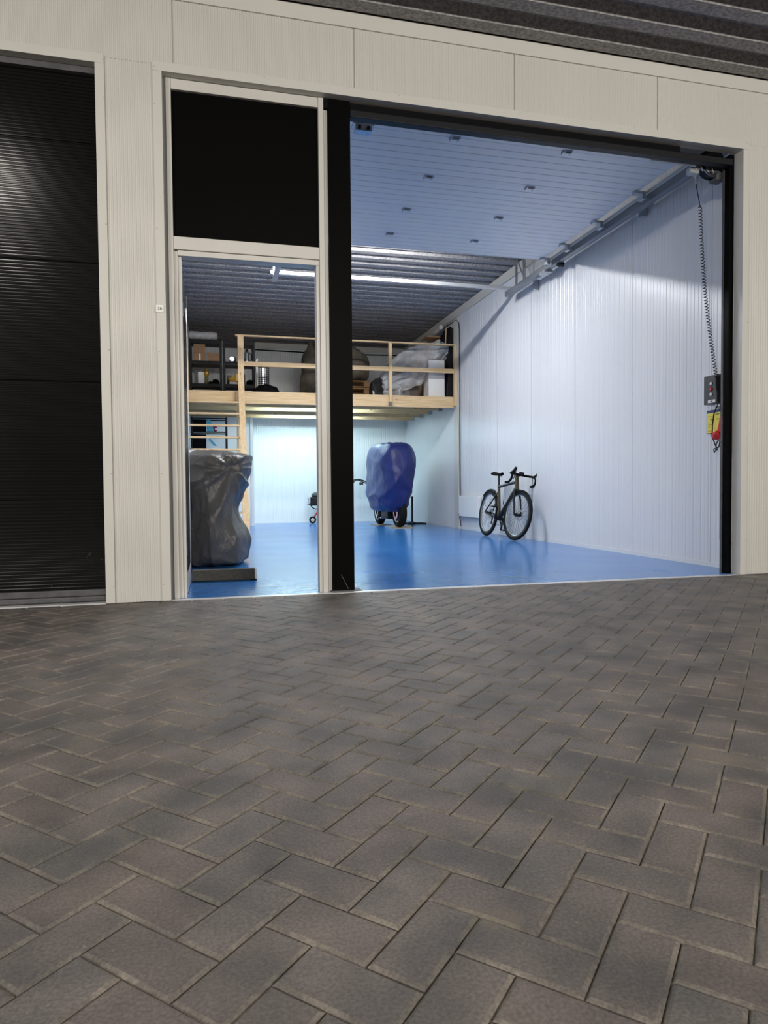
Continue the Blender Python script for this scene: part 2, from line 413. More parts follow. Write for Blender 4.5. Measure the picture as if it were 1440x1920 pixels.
# upright corner profile where the loft starts
struct(B(XR-.03, XR+.02, 7.56, 7.80, 0, 4.12).build('trim_loft_upright', panel_cream))

# ceiling deck, ribs along x
DP = ((0, 0), (.40, 0), (.52, -1), (.88, -1))
def deck(name, x0, x1, y0, y1, z, m):
    return struct(ribbed(name, m, AX_C, y0, y1, x0, x1, z, .28, .085, -1, .14, prof=DP))
deck('ceiling', XL-.3, XR+.3, .10, YB+.2, ZC, deck_grey)
deck('canopy_ceiling', -8, 12, -13.86, .14, ZC, deck_grey)

# ------------------------------------------------------------------ facade
MRP = ((0, 0), (.18, .12), (.30, .75), (.42, 1), (.62, 1), (.74, .75), (.86, .12))
fs = [-1.513, -.227, 1.057, 2.342, 3.628, 4.914, 6.2]
def fac(name, x0, x1, z0, z1): return struct(ribbed(name, facade_white, AX_F, x0, x1, z0, z1, .012, .0248, .0045, -1, .09, seams=fs if z0 > 1 else (), prof=MRP))
fac('wall_front', -6, 9, 3.725, 4.19)
fac('wall_front_pier', -.68, -.36, 0, 3.73)
fac('wall_front_right', 4.53, 9, 0, 3.73)
struct(B(-6, 9, -.004, .10, 4.175, 4.285).build('trim_eaves', trim_white))
# L-shaped trims round both openings, with screws
def trimset(tag_, xl, xr, zt, wl):
    if xl is not None:
        struct(B(xl-wl, xl, -.006, .10, 0, zt, bev=.002).build('trim_%s_side_left' % tag_, trim_white))
    if xr is not None:
        struct(B(xr, xr+wl, -.006, .10, 0, zt, bev=.002).build('trim_%s_side_right' % tag_, trim_white))
    a = (xl if xl is not None else -6); b = (xr if xr is not None else 9)
    struct(B(a-wl, b+wl, -.007, .10, zt, zt+.062, bev=.002).build('trim_%s_top' % tag_, trim_white))
trimset('unit', -.303, 4.468, 3.675, .062)
trimset('neighbour', -5.2, -.735, 3.675, .060)
# little self-drilling screws along the trims
scr = []
for z in (3.70, 3.45, 2.6, 1.75, .9, .12): scr += [(-.352, z), (-.682, z)]
for x in (.4, 1.4, 2.4, 3.4, 4.5): scr.append((x, 3.728))
for z in (3.2, 2.2, 1.2, .3): scr.append((4.52, z))
mb = MB()
for x, z in scr: mb.lathe([(.0045, 0), (.0045, .003), (.002, .005)], (x, -.006, z), (0, -1, 0), 8)
struct(mb.build('trim_screws', trim_white))
# house number
nb = thing('number_plate', 'small white square plate with the number 20 on the facade trim', 'sign', (-.343, -.010, 2.045))
B(-.368, -.318, -.0125, -.0065, 2.018, 2.070, bev=.001).build('plate', white_paint, nb)
def text_mesh(name, txt, size, m, parent, loc, rot):
    c = bpy.data.curves.new(name, 'FONT'); c.body = txt; c.size = size; c.align_x = 'CENTER'; c.align_y = 'CENTER'; c.extrude = .0004
    o = bpy.data.objects.new(name, c); COL.objects.link(o)
    bpy.context.view_layer.update()
    me = bpy.data.meshes.new_from_object(o); COL.objects.unlink(o); bpy.data.objects.remove(o)
    me.materials.append(m); q = bpy.data.objects.new(name, me); COL.objects.link(q)
    off = Vector((0, 0, 0)); p = parent
    while p is not None: off += p.location; p = p.parent
    q.parent = parent; q.location = Vector(loc)-off; q.rotation_euler = rot
    return q
text_mesh('number', '20', .030, black_matte, nb, (-.343, -.0132, 2.044), (PI/2, 0, 0))

# ------------------------------------------------------------------ neighbouring black sectional door
door = thing('garage_door', 'closed glossy black ribbed sectional door of the unit on the left', 'garage door', (-2.9, .09, 0))
zs = [.092, .72, 1.54, 2.36, 3.175, 3.64]
HP = ((0, 0), (.28, .1), (.42, 1), (.72, 1), (.88, .1))
for a, b in zip(zs, zs[1:]):
    ribbed('panel', black_gloss, AX_H, a+.003, b-.003, -5.15, -.745, .095, .0236, .0026, -1, .04, prof=HP, parent=None).parent = None
for o in list(COL.objects):
    if o.name.startswith('panel') and o.type == 'MESH' and o.parent is None:
        o.parent = door
        for v in o.data.vertices: v.co -= door.location
B(-5.15, -.745, .105, .13, .05, 3.66).build('backing', black_matte, door)
B(-5.15, -.745, .075, .12, .048, .092, bev=.006).build('bottom_rail', rubber_grey, door)
B(-5.15, -.745, .070, .115, .006, .046, bev=.010).build('rubber_seal', rubber_grey, door)
B(-5.15, -.738, .060, .13, 3.632, 3.672).build('top_seal', rubber_grey, door)
struct(B(-5.2, -.735, -.012, .06, -.04, .006).build('threshold_neighbour', alu))
struct(B(-5.2, -.66, .131, .16, 0, 3.70).build('neighbour_void', black_matte))
# scuffs on the black door
mb = MB()
for (x, z, l, a) in ((-.86, .33, .035, 1.2), (-.845, .34, .028, 1.35), (-.77, .30, .012, .3), (-1.1, .13, .02, 1.4), (-1.02, .115, .03, .5)):
    d = Vector((math.cos(a), 0, math.sin(a)))*l/2; c = Vector((x, .0905, z)); mb.tube([c-d, c+d], .0011, 5)
mb.build('scuff', rubber_grey, door)

# ------------------------------------------------------------------ personnel door frame
fr = struct(thing('door_1', 'light grey metal door frame with black top panel', 'door'))
for k in ('label', 'category'): del fr[k]
def fpart(name, m, *a, **k): return B(*a, **k).build(name, m, fr)
fpart('frame_left', frame_white, -.283, -.248, .055, .150, 0, 3.672, bev=.003)
fpart('frame_packer', drain_grey, -.304, -.2832, .078, .150, 0, 3.674)
fpart('frame_left_step', frame_white, -.2475, -.222, .080, .150, 0, 2.48, bev=.002)
fpart('frame_inner_left', frame_white, -.2215, -.198, .095, .200, 0, 2.448, bev=.002)
fpart('frame_top', frame_white, -.2475, .7925, .060, .150, 3.600, 3.672, bev=.003)
fpart('transom', frame_white, -.2475, .7925, .060, .150, 2.488, 2.578, bev=.003)
fpart('head', frame_white, -.222, .7925, .072, .170, 2.448, 2.486, bev=.002)
fpart('frame_right', frame_white, .793, .832, .055, .150, 0, 3.672, bev=.003)
fpart('frame_inner_right', frame_white, .768, .7925, .075, .170, 0, 2.448, bev=.002)
fpart('frame_side_channel', frame_white, .8325, .864, .085, .150, 0, 3.60, bev=.002)
fpart('channel_ridge', frame_white, .838, .846, .078, .085, 0, 3.58)
fpart('black_panel', black_post, -.247, .792, .085, .120, 2.579, 3.599)
struct(B(.866, 1.034, .060, .150, 0, 3.676, bev=.002).build('door_post', black_post))
struct(B(.80, .866, .060, .12, 3.605, 3.672).build('post_corner_block', black_matte))
pl = B(.85, 1.09, .045, .16, -.002, .010, bev=.003).build('post_base_plate', rubber_grey)
struct(pl)
mb = MB(); mb.tube([(.93, .058, .13), (.945, .0575, .10), (.965, .0575, .06), (.985, .057, .02)], .0015, 5)
struct(mb.build('door_post_scratch', drain_grey))
# open door leaf swung inward, seen edge on
lf = struct(thing('door_2', 'x', 'door', (-.205, .16, 0)))
for k in ('label', 'category'): del lf[k]
B(-.250, -.206, .205, 1.10, .012, 2.435, bev=.002).build('leaf', black_gloss, lf)
ribbed('rib_panel', black_gloss, AX_R, .21, 1.09, .16, 2.2, -.205, .024, .003, 1, .001, prof=HP).parent = lf
for o in lf.children:
    if o.name.startswith('rib_panel'):
        for v in o.data.vertices: v.co -= lf.location
B(-.205, -.199, 1.06, 1.10, .012, 2.435).build('edge_strip', alu, lf)
B(-.204, -.199, .21, 1.06, .012, .15).build('kick_plate', alu, lf)
for z in (.35, 1.2, 2.1):
    h = MB().cyl((-.203, .190, z-.05), (-.203, .190, z+.05), .008).build('hinge', galv, lf, True)

# ------------------------------------------------------------------ garage opening: black surround and overhead door
og = struct(thing('door_3', 'x', 'door', (2.7, .12, 0)))
for k in ('label', 'category'): del og[k]
B(4.420, 4.466, .100, .160, 0, 3.674, bev=.002).build('jamb', black_post, og)
B(4.414, 4.428, .161, .185, 0, 3.60, bev=.002).build('guide_channel', rubber_grey, og)
B(1.035, 3.90, .075, .120, 3.60, 3.668).build('header_board', black_matte, og)
B(3.80, 4.45, .33, .35, 3.665, 3.86).build('header_gap_board', frame_white, og)
B(1.035, 4.42, .060, .135, 3.565, 3.618, bev=.006).build('top_seal_bar', black_plastic, og)

gd = thing('overhead_garage_door', 'raised white sectional door lying under the ceiling above the opening', 'garage door', (2.68, 1.8, 3.85))
ys = [.14, .705, 1.462, 2.25, 2.985, 3.44]
ZD = 3.85
GP = ((0, 0), (.90, 0), (.93, -1), (.97, -1))
for a, b in zip(ys, ys[1:]):
    o = ribbed('panel', panel_white, AX_C, a+.002, b-.002, .98, 4.33, ZD, .118, .0035, -1, .040, prof=GP)
    o.parent = gd
    for v in o.data.vertices: v.co -= gd.location
B(.98, 4.33, 3.438, 3.45, ZD-.004, ZD+.045).build('edge_cap', alu, gd)
for y in ys[1:5]:
    for x in (2.10, 3.185):
        m_ = MB(); m_.box(x-.045, x+.045, y-.028, y+.028, ZD-.006, ZD); m_.cyl((x-.04, y, ZD-.014), (x+.04, y, ZD-.014), .009, 10)
        m_.box(x-.045, x-.030, y-.030, y+.030, ZD-.022, ZD); m_.box(x+.030, x+.045, y-.030, y+.030, ZD-.022, ZD)
        m_.build('hinge', galv, gd)
for y in (.50, .705+.6, 2.10, 2.85, 3.38):
    m_ = MB(); m_.box(4.28, 4.40, y-.035, y+.035, ZD-.030, ZD-.004); m_.box(4.36, 4.40, y-.040, y+.040, ZD-.085, ZD-.02)
    m_.build('roller_bracket', galv, gd)
    MB().cyl((4.38, y, ZD-.045), (4.50, y, ZD-.045), .008, 10).build('roller_axle', steel, gd)
# right-hand track, its ceiling hangers and the cross rail
tr = thing('door_track', 'galvanised horizontal door track along the white right wall', 'track', (4.5, 2.7, 3.82))
mb = MB(); mb.box(4.455, 4.46, .2, 4.92, ZD-.085, ZD-.01); mb.box(4.455, 4.53, .2, 4.92, ZD-.088, ZD-.084); mb.box(4.455, 4.50, .2, 4.92, ZD-.014, ZD-.010); mb.box(4.527, 4.531, .2, 4.92, ZD-.088, ZD-.06)
mb.build('rail', rail_steel, tr)
mb = MB(); mb.box(4.555, 4.60, .25, 4.95, ZD-.045, ZD-.005); mb.box(4.56, 4.595, .25, 4.95, ZD-.005, ZD+.0)
mb.build('outer_rail', galv, tr)
B(4.405, 4.452, .35, 3.44, ZD-.006, ZD+.0).build('cream_strip', panel_cream, tr)
mb = MB()
for yy in (4.35, 4.62):
    mb.box(4.50, 4.53, yy-.004, yy+.004, ZD-.01, 4.285); mb.box(4.50, 4.508, yy-.02, yy+.02, ZD-.01, 4.285)
mb.tube([(4.515, 4.35, ZD+.02), (4.515, 4.62, 4.27)], .012, 6); mb.build('hanger', galv, tr)
B(4.60, 4.665, 1.62, 1.68, ZD-.10, ZD+.02).build('wall_bracket', galv, tr)
B(4.60, 4.665, 4.20, 4.24, ZD-.16, ZD+.02).build('wall_bracket', galv, tr)
MB().box(4.43, 4.55, 3.55, 3.72, ZD-.12, ZD-.09).box(4.50, 4.56, 3.75, 3.92, ZD-.11, ZD-.06).build('stop_block', galv, tr)
MB().cyl((4.48, 3.28, ZD-.10), (4.56, 3.28, ZD-.10), .035, 16).build('roller', black_plastic, tr)
tl = thing('door_track', 'left horizontal door track, mostly hidden behind the black post', 'track', (.93, 2.7, 3.82))
mb = MB(); mb.box(.92, .925, .2, 4.92, ZD-.085, ZD-.01); mb.box(.85, .925, .2, 4.92, ZD-.088, ZD-.084); mb.build('rail', galv, tl)
mb = MB(); mb.box(.88, .90, 4.60, 4.608, ZD-.01, 4.285); mb.box(.90, .94, 4.80, 4.808, ZD-.01, 4.285); mb.box(.87, .89, 4.84, 4.848, ZD-.01, 4.285); mb.build('hanger', galv, tl)
cr = B(.84, 4.64, 4.925, 4.975, 3.885, 3.935, bev=.002).build('cross_rail', alu)
tag(cr, 'bright horizontal metal cross rail joining the rear ends of the door tracks', 'rail')
# shaft, cable drum and hardware above the opening
sh = thing('lift_shaft', 'spring shaft with black cable drum at the top right corner of the opening', 'shaft', (4.2, .26, 3.62))
MB().cyl((1.05, .27, 3.67), (4.60, .27, 3.67), .012, 12).build('axle', galv, sh, True)
dr = MB().lathe([(.108, 0), (.125, .004), (.125, .014), (.118, .018), (.118, .055), (.125, .060), (.125, .070), (.06, .074)], (4.335, .20, 3.64), (0, 1, 0), 32).build('cable_drum', black_plastic, sh, True)
MB().lathe([(.095, 0), (.10, .008), (.03, .012)], (4.335, .185, 3.64), (0, 1, 0), 28).build('drum_face', dark_grey, dr, True)
MB().box(4.36, 4.46, .19, .30, 3.49, 3.575, bev=.02).build('bearing_housing', dark_grey, sh)
mb = MB(); rr_ = random.Random(5)
for k in range(9):
    x = 4.13+.022*k; mb.tube([(x, .2+rr_.uniform(-.02, .02), 3.575), (x+.02, .19, 3.555+rr_.uniform(-.02, .015)), (x+.035, .21, 3.575)], .005, 6)
mb.box(4.10, 4.19, .20, .26, 3.53, 3.58); mb.build('fittings', galv, sh)
bk = thing('shaft_bracket', 'small steel bearing bracket at the top left corner of the garage opening', 'bracket', (1.18, .3, 3.62))
MB().box(1.10, 1.27, .26, .36, 3.625, 3.64).box(1.12, 1.25, .27, .34, 3.585, 3.625).build('plate', galv, bk)
for q in (1.15, 1.22): MB().cyl((q, .255, 3.605), (q, .29, 3.605), .012).build('bolt', black_plastic, bk)
# coiled cable down to the control box
cc = thing('spiral_cable', 'black coiled cable hanging from the shaft down to the control box', 'cable', (4.5, .6, 3.65))
MB().box(4.445, 4.495, .56, .64, 3.77, 3.83).lathe([(.022, 0), (.014, .05), (.008, .13)], (4.475, .60, 3.77), (0, 0, -1), 12).build('cable_gland', white_paint, cc, True)
p0, p1 = Vector((4.475, .60, 3.64)), Vector((4.50, .575, 3.43))
pts = [p0, (p0+p1)/2, p1]
top, bot = p1, Vector((4.55, .40, 1.78)); NT = 56
coil = []
for i in range(NT*8+1):
    t = i/(NT*8); c = top.lerp(bot, t)+Vector((.012*math.sin(PI*t), .055*math.sin(PI*t), 0)); a = 2*PI*i/8
    coil.append(c+Vector((math.cos(a)*.015, math.sin(a)*.015, 0)))
MB().tube(pts+coil[:1], .0042, 6).tube(coil, .0036, 6).build('cord', black_plastic, cc, True)

# ------------------------------------------------------------------ control box cluster on the right wall
cb = thing('control_box', 'dark grey door control box with three round buttons on the right wall', 'control box', (4.66, .49, 1.69))
MB().box(4.56, 4.675, .405, .580, 1.555, 1.825, bev=.004).build('housing', dark_grey, cb)
MB().box(4.570, 4.665, .400, .406, 1.575, 1.805).build('side_cover', black_plastic, cb)
B(4.60, 4.63, .397, .4005, 1.70, 1.79).build('rating_label', drain_grey, cb)
for z, m_, l in ((1.745, white_paint, 'white button'), (1.695, red, 'red button'), (1.645, white_paint, 'white button')):
    o = MB().lathe([(.016, 0), (.016, .006), (.013, .010)], (4.56, .478, z), (-1, 0, 0), 20).build('button', m_, cb, True)
    o['label'] = l
    MB().lathe([(.019, 0), (.019, .004)], (4.561, .478, z), (-1, 0, 0), 20).build('bezel', black_plastic, o)
lb = B(4.5570, 4.5602, .425, .520, 1.566, 1.592).build('name_label', white_paper, cb)
MB().lathe([(.017, 0), (.017, .0006)], (4.5568, .472, 1.579), (-1, 0, 0), 18).build('mark', navy, lb)
for v in lb.children[0].data.vertices:
    v.co.z = v.co.z*.30
lb.children[0].location.z = 1.579*.70-.0-(lb.location.z+cb.location.z)*.70
MB().lathe([(.014, 0), (.014, .03), (.009, .035)], (4.61, .47, 1.556), (0, 0, -1), 14).lathe([(.014, 0), (.014, .03), (.009, .035)], (4.61, .43, 1.556), (0, 0, -1), 14).build('cable_gland', galv, cb, True)
MB().tube([(4.55, .40, 1.80), (4.552, .40, 1.70), (4.575, .385, 1.60), (4.60, .40, 1.52), (4.62, .43, 1.49), (4.66, .36, 1.485)], .010, 8).build('feed_cable', black_plastic, cb, True)

tg = thing('instruction_tag', 'yellow instruction card with navy border hanging below the control box', 'card', (4.665, .56, 1.37))
B(4.655, 4.660, .455, .655, 1.285, 1.510).build('backing', navy, tg)
B(4.6515, 4.6545, .470, .645, 1.292, 1.482).build('paper', lemon, tg)
mb = MB()
for k, (z, a, b, h) in enumerate(((1.462, .48, .53, .006), (1.448, .58, .635, .003), (1.43, .58, .635, .002), (1.415, .48, .52, .006), (1.415, .55, .60, .006), (1.39, .58, .63, .002), (1.37, .57, .63, .002), (1.35, .60, .63, .002), (1.33, .48, .55, .002), (1.31, .58, .63, .002))):
    B(4.6508, 4.6514, a, b, z, z+h).build('print_line', black_matte, tg)
sk = thing('wall_socket', 'grey and white industrial wall socket with red hinged lid and red plug', 'socket', (4.66, .40, 1.3))
MB().box(4.60, 4.672, .355, .410, 1.17, 1.27, bev=.012).build('housing', white_paint, sk)
MB().box(4.60, 4.672, .33, .405, 1.08, 1.15, bev=.02).build('lower_socket', white_paint, sk)
MB().box(4.56, 4.65, .33, .395, 1.27, 1.43, bev=.02, rot=Matrix.Rotation(.25, 3, 'X')).build('red_body', red, sk)
MB().lathe([(.043, 0), (.046, .02), (.040, .07), (.02, .085)], (4.62, .425, 1.27), (-1, -.2, -.3), 24).build('plug', red, sk, True)
cbl = MB().tube([(4.60, .455, 1.53), (4.565, .45, 1.45), (4.56, .46, 1.35), (4.57, .475, 1.25), (4.60, .47, 1.17), (4.61, .455, 1.12), (4.61, .43, 1.16), (4.61, .42, 1.20), (4.61, .435, 1.22), (4.60, .455, 1.18), (4.60, .46, 1.12), (4.60, .48, 1.10), (4.60, .49, 1.13), (4.60, .46, 1.14), (4.61, .42, 1.15), (4.63, .38, 1.18)], .0055, 8).build('power_cable', black_plastic, None, True)
tag(cbl, 'thin black power cable looped in a knot below the yellow card', 'cable')
cp = thing('conduit_pipe', 'grey wall conduit running down from the socket and turning at the bottom', 'pipe', (4.67, .5, .25))
MB().tube([(4.665, .468, 1.16), (4.665, .468, .28), (4.665, .462, .255), (4.665, .44, .250), (4.665, .30, .248)], .011, 10).build('tube', drain_grey, cp, True)

# conduit by the loft and cable tray below the ceiling
cd2 = MB().tube([(4.658, 7.50, .60), (4.658, 7.50, 3.85), (4.658, 7.53, 3.98), (4.658, 7.60, 4.06), (4.658, 7.75, 4.09), (4.658, 10.6, 4.10)], .011, 8).build('wall_conduit', dark_grey, None, True)
tag(cd2, 'dark thin conduit climbing the right wall beside the loft and bending under the ceiling', 'pipe')
bc = MB().tube([(3.38, 11.42, 4.06), (3.1, 11.42, 4.08), (1.0, 11.42, 4.11)], .014, 8).tube([(3.1, 11.42, 4.08), (4.3, 11.42, 4.11), (4.5, 11.40, 4.10)], .014, 8).build('back_wall_cable', black_matte, None, True)
tag(bc, 'black cable run along the top of the back wall above the loft', 'cable')

# wall heater
ht = thing('wall_heater', 'low white panel heater on the right wall behind the road bike', 'heater', (4.64, 6.95, .25))
MB().box(4.59, 4.665, 6.42, 7.40, .255, .640, bev=.008).build('panel', white_paint, ht)
B(4.595, 4.67, 6.46, 7.36, .641, .652).build('grille', panel_white, ht)
MB().tube([(4.62, 7.40, .27), (4.60, 7.46, .29), (4.64, 7.50, .26), (4.65, 7.47, .16), (4.66, 7.46, .05)], .008, 6).box(4.63, 4.67, 7.44, 7.50, .24, .31, bev=.005).build('power_lead', black_plastic, ht)

# ceiling lamps
def batten(x0, x1, y, z, label, h=.05, glow=None):
    t = thing('batten_lamp', label, 'lamp', ((x0+x1)/2, y, z))
    B(x0, x1, y-.035, y+.035, z+.01, z+.01+h, bev=.004).build('housing', white_paint, t)
    B(x0+.02, x1-.02, y-.030, y+.030, z-(.008 if glow else 0), z+.009).build('diffuser', glow or lamp_glow, t)
    for q in (x0+.2, x1-.23): B(q, q+.03, y-.01, y+.01, z+.01+h, z+.045+h).build('mount', galv, t)
batten(.7, 3.1, 4.10, 4.125, 'long batten lamp under the ceiling above the raised garage door', .025, unit_glow)
batten(.85, 3.15, 8.92, 2.475, 'front batten lamp between the joists under the loft', .03, loft_glow)
batten(1.10, 3.40, 10.28, 2.475, 'rear batten lamp between the joists under the loft', .03, loft_glow)

# ------------------------------------------------------------------ loft
lo = thing('wooden_loft', 'pine timber loft with joists across the rear of the unit', 'loft', (2.1, 9.5, 0))
B(XL+.005, 4.64, 7.705, 7.755, 2.372, 2.565, bev=.003).build('front_beam', wood_x, lo)
B(XL+.005, 4.64, 7.705, YB-.04, 2.566, 2.592).build('deck_board', wood_x, lo)
for y in (8.57, 9.25, 9.92, 10.62):
    B(XL+.005, 4.60, y, y+.05, 2.425, 2.565).build('joist', wood_x, lo)
    mb = MB(); mb.box(4.585, 4.668, y-.006, y+.056, 2.415, 2.50); mb.build('joist_hanger', galv, lo)
B(4.60, 4.668, 7.695, 7.765, 2.36, 2.46).build('beam_shoe', galv, lo)
rl = thing('loft_railing', 'pine guard railing along the front edge of the loft', 'railing', (2.6, 7.70, 2.37))
B(.42, 4.668, 7.625, 7.700, 3.575, 3.602, bev=.003).build('handrail', wood_x, rl)
B(.56, 4.60, 7.660, 7.700, 3.045, 3.130, bev=.003).build('mid_rail', wood_x, rl)
for x in (1.90, 3.285, 4.60):
    B(x, x+.058, 7.660-.03, 7.704-.005, 2.46 if x < 4.5 else 2.40, 3.574, bev=.003).build('post', wood_z, rl)
B(3.285, 3.345, 7.628, 7.703, 2.40, 2.455).build('post_shoe', drain_grey, rl)
B(1.90, 1.96, 7.628, 7.703, 2.38, 2.455).build('post_shoe', drain_grey, rl)
# stair
st = thing('loft_stair', 'steep open pine stair leading up to the loft behind the grey cover', 'stair', (.2, 7.2, 0))
def stringer(x0, x1, nm):
    f0, f1, w_ = Vector((0, 6.30, 0)), Vector((0, 7.60, 2.62)), .055
    mb_ = MB()
    poly = [(x0, 6.35-w_, 0), (x0, 6.35+w_, 0), (x0, 7.62+w_, 2.75), (x0, 7.65, 3.573), (x0, 7.65-.09, 3.573), (x0, 7.62-w_, 2.75)]
    mb_.prism(poly, (x1-x0, 0, 0)); return mb_.build(nm, wood_z, st)
stringer(.460, .565, 'stringer'); stringer(-.44, -.40, 'stringer')
NTR = 11
for k in range(NTR):
    z = .215*(k+1); y = 6.35+(7.62-6.35)*z/2.75
    B(-.40, .46, y-.055, y+.055, z-.03, z, bev=.003).build('tread', wood_x, st)
B(.425, .459, 7.56, 7.68, 1.0, 2.56).build('side_batten', wood_z, st)

# ------------------------------------------------------------------ loft contents
ZL = 2.593
def shelf_unit(x0, x1, label):
    t = thing('shelf_unit', label, 'shelf', ((x0+x1)/2, 9.25, ZL), 'black shelf units on the loft')
    for x in (x0, x1-.045):
        for y in (9.10, 9.40): B(x, x+.045, y, y+.045, ZL, 3.80, bev=.004).build('upright', black_plastic, t)
    for z0, z1 in ((2.855, 2.93), (3.30, 3.375), (3.72, 3.80)):
        B(x0+.002, x1-.002, 9.095, 9.45, z0, z1, bev=.004).build('shelf', black_plastic, t)
    return t
shelf_unit(-.43, .205, 'black plastic shelf unit holding cardboard boxes on the loft')
shelf_unit(.225, .855, 'black plastic shelf unit holding kitchen gear, right one on the loft')
def cbox(x0, x1, z0, z1, lab, tape=True, y0=9.14):
    t = thing('cardboard_box', lab, 'box', ((x0+x1)/2, y0+.1, z0), 'cardboard boxes on the loft shelf')
    B(x0, x1, y0, y0+.22, z0, z1, bev=.003).build('carton', cardboard, t)
    if tape:
        B((x0+x1)/2-.018, (x0+x1)/2+.018, y0-.002, y0-.0003, z0+.01, z1-.02).build('tape', white_paper, t)
cbox(-.35, -.105, 3.376, 3.545, 'taped cardboard box with white tape, lower of the stack')
cbox(-.345, -.12, 3.546, 3.712, 'plain cardboard box stacked on top of the taped box', False)
cbox(-.075, .150, 3.376, 3.552, 'single low cardboard box right of the two stacked ones', False)
tag(B(-.262, -.150, 9.14, 9.30, 2.931, 3.165, bev=.004).build('white_canister', white_paint), 'plain white upright box on the lower loft shelf beside the gold trophy', 'box')
tp = thing('trophy', 'gold and dark trophy figure standing on the lower loft shelf', 'trophy', (-.10, 9.2, 2.931))
MB().lathe([(.042, 0), (.042, .03), (.03, .06), (.036, .12), (.022, .17)], (-.10, 9.2, 2.931), n=16).build('base', mat('trophy_base', (.22, .17, .06), .35, metal=.4), tp, True)
MB().lathe([(.02, .15), (.045, .18), (.05, .22), (.045, .26), (.02, .285), (.024, .30), (.012, .32)], (-.10, 9.2, 2.931), n=16).build('cup', gold, tp, True)
gr = thing('metal_stand', 'small grey metal fixture standing left of the white box on the shelf', 'stand', (-.31, 9.25, 2.931))
MB().lathe([(.035, 0), (.03, .02), (.028, .2), (.04, .24)], (-.31, 9.25, 2.931), n=14).build('body', drain_grey, gr, True)
MB().tube([(-.38, 9.24, 3.16), (-.31, 9.24, 3.19), (-.22, 9.24, 3.20)], .012, 6).build('arm', drain_grey, gr)
def cloth_heap(name, c, r, m, lab, cat, seed, amp=.25, fr_=3, n=28):
    f = lambda d: 1+amp*noise.noise(Vector((d.x*fr_+seed, d.y*fr_, d.z*fr_)))+.5*amp*abs(noise.noise(Vector((d.x*fr_*2.3, d.y*fr_*2.3+seed, d.z*fr_*2))))
    o = MB().blob(c, r, n, n//2+4, f)
    for v in o.bm.verts:
        if v.co.z < c[2]-r[2]*.62: v.co.z = c[2]-r[2]*.62
    o = o.build(name, m, None, True)
    return tag(o, lab, cat)
cloth_heap('knitted_hat', (.075, 9.2, 2.931+.037), (.07, .07, .06), black_matte, 'black crumpled hat at the right end of the lower left shelf', 'hat', 1)
cloth_heap('black_glove', (-.03, 9.16, 2.931+.019), (.03, .05, .03), black_matte, 'flat black glove lying beside the trophy', 'glove', 2)
mt = thing('toy_machine', 'yellow and white appliance on the lower shelf of the right shelf unit', 'appliance', (.42, 9.2, 2.931))
MB().box(.34, .49, 9.13, 9.30, 2.931, 2.985, bev=.01).build('base', white_paint, mt)
MB().blob((.40, 9.2, 3.04), (.085, .07, .055), 16, 10).build('bowl', yellow, mt, True)
MB().box(.46, .55, 9.15, 9.27, 2.99, 3.16, bev=.02).build('column', yellow, mt)
tag(B(.30, .40, 9.31, 9.39, 2.931, 3.14, bev=.003).build('dark_case', dark_grey), 'dark flat case behind the yellow appliance', 'case')
ir = thing('camping_lantern', 'rounded dark metal lantern on the upper shelf behind the stair post', 'lantern', (.42, 9.2, 3.376))
MB().blob((.42, 9.2, 3.44), (.075, .06, .064), 16, 10).build('body', dark_grey, ir, True)
MB().lathe([(.05, 0), (.05, .01)], (.40, 9.14, 3.44), (0, -1, 0), 16).build('lens', steel, ir)
ks = thing('coffee_maker', 'steel moka style flask with black handle on the upper shelf', 'flask', (.70, 9.2, 3.376))
MB().lathe([(.045, 0), (.05, .06), (.035, .12), (.04, .20), (.03, .25), (.012, .28)], (.70, 9.2, 3.376), n=18).build('body', steel, ks, True)
MB().tube([(.745, 9.2, 3.58), (.79, 9.2, 3.56), (.79, 9.2, 3.45), (.755, 9.2, 3.42)], .009, 6).build('handle', black_plastic, ks)
MB().box(.61, .655, 9.15, 9.25, 3.376, 3.58, bev=.01).build('side_tank', dark_grey, ks)
tag(MB().lathe([(.03, 0), (.03, .20), (.012, .23), (.012, .26)], (.63, 9.2, 2.931), n=16).build('silver_bottle', steel, None, True), 'silver bottle on the lower shelf right of the stair post', 'bottle')
cloth_heap('black_pouch', (.75, 9.2, 2.931+.04), (.07, .07, .065), black_matte, 'black pouch at the far right of the lower shelf', 'pouch', 5)
# wrapped roll on the shelf unit
rw = random.Random(8)
def rollf(c, r, L, m, name, lab, ax=0):
    mb_ = MB(); pts = []; rr = []
    for i in range(15):
        t = i/14; p = list(c); p[ax] += (t-.5)*L; pts.append(p); rr.append(r*(1 if .05 < t < .95 else .72)*(1+.07*math.sin(i*1.9)))
    mb_.tube(pts, rr, 22)
    for v in mb_.bm.verts: v.co += Vector((0, 1, 1))*(.014*noise.noise(v.co*14))
    return tag(mb_.build(name, m, None, True), lab, 'roll')
rollf((-.155, 9.25, 3.80+.102), .082, .56, wrap, 'wrapped_roll', 'grey roll in crinkled plastic lying on top of the left shelf unit')
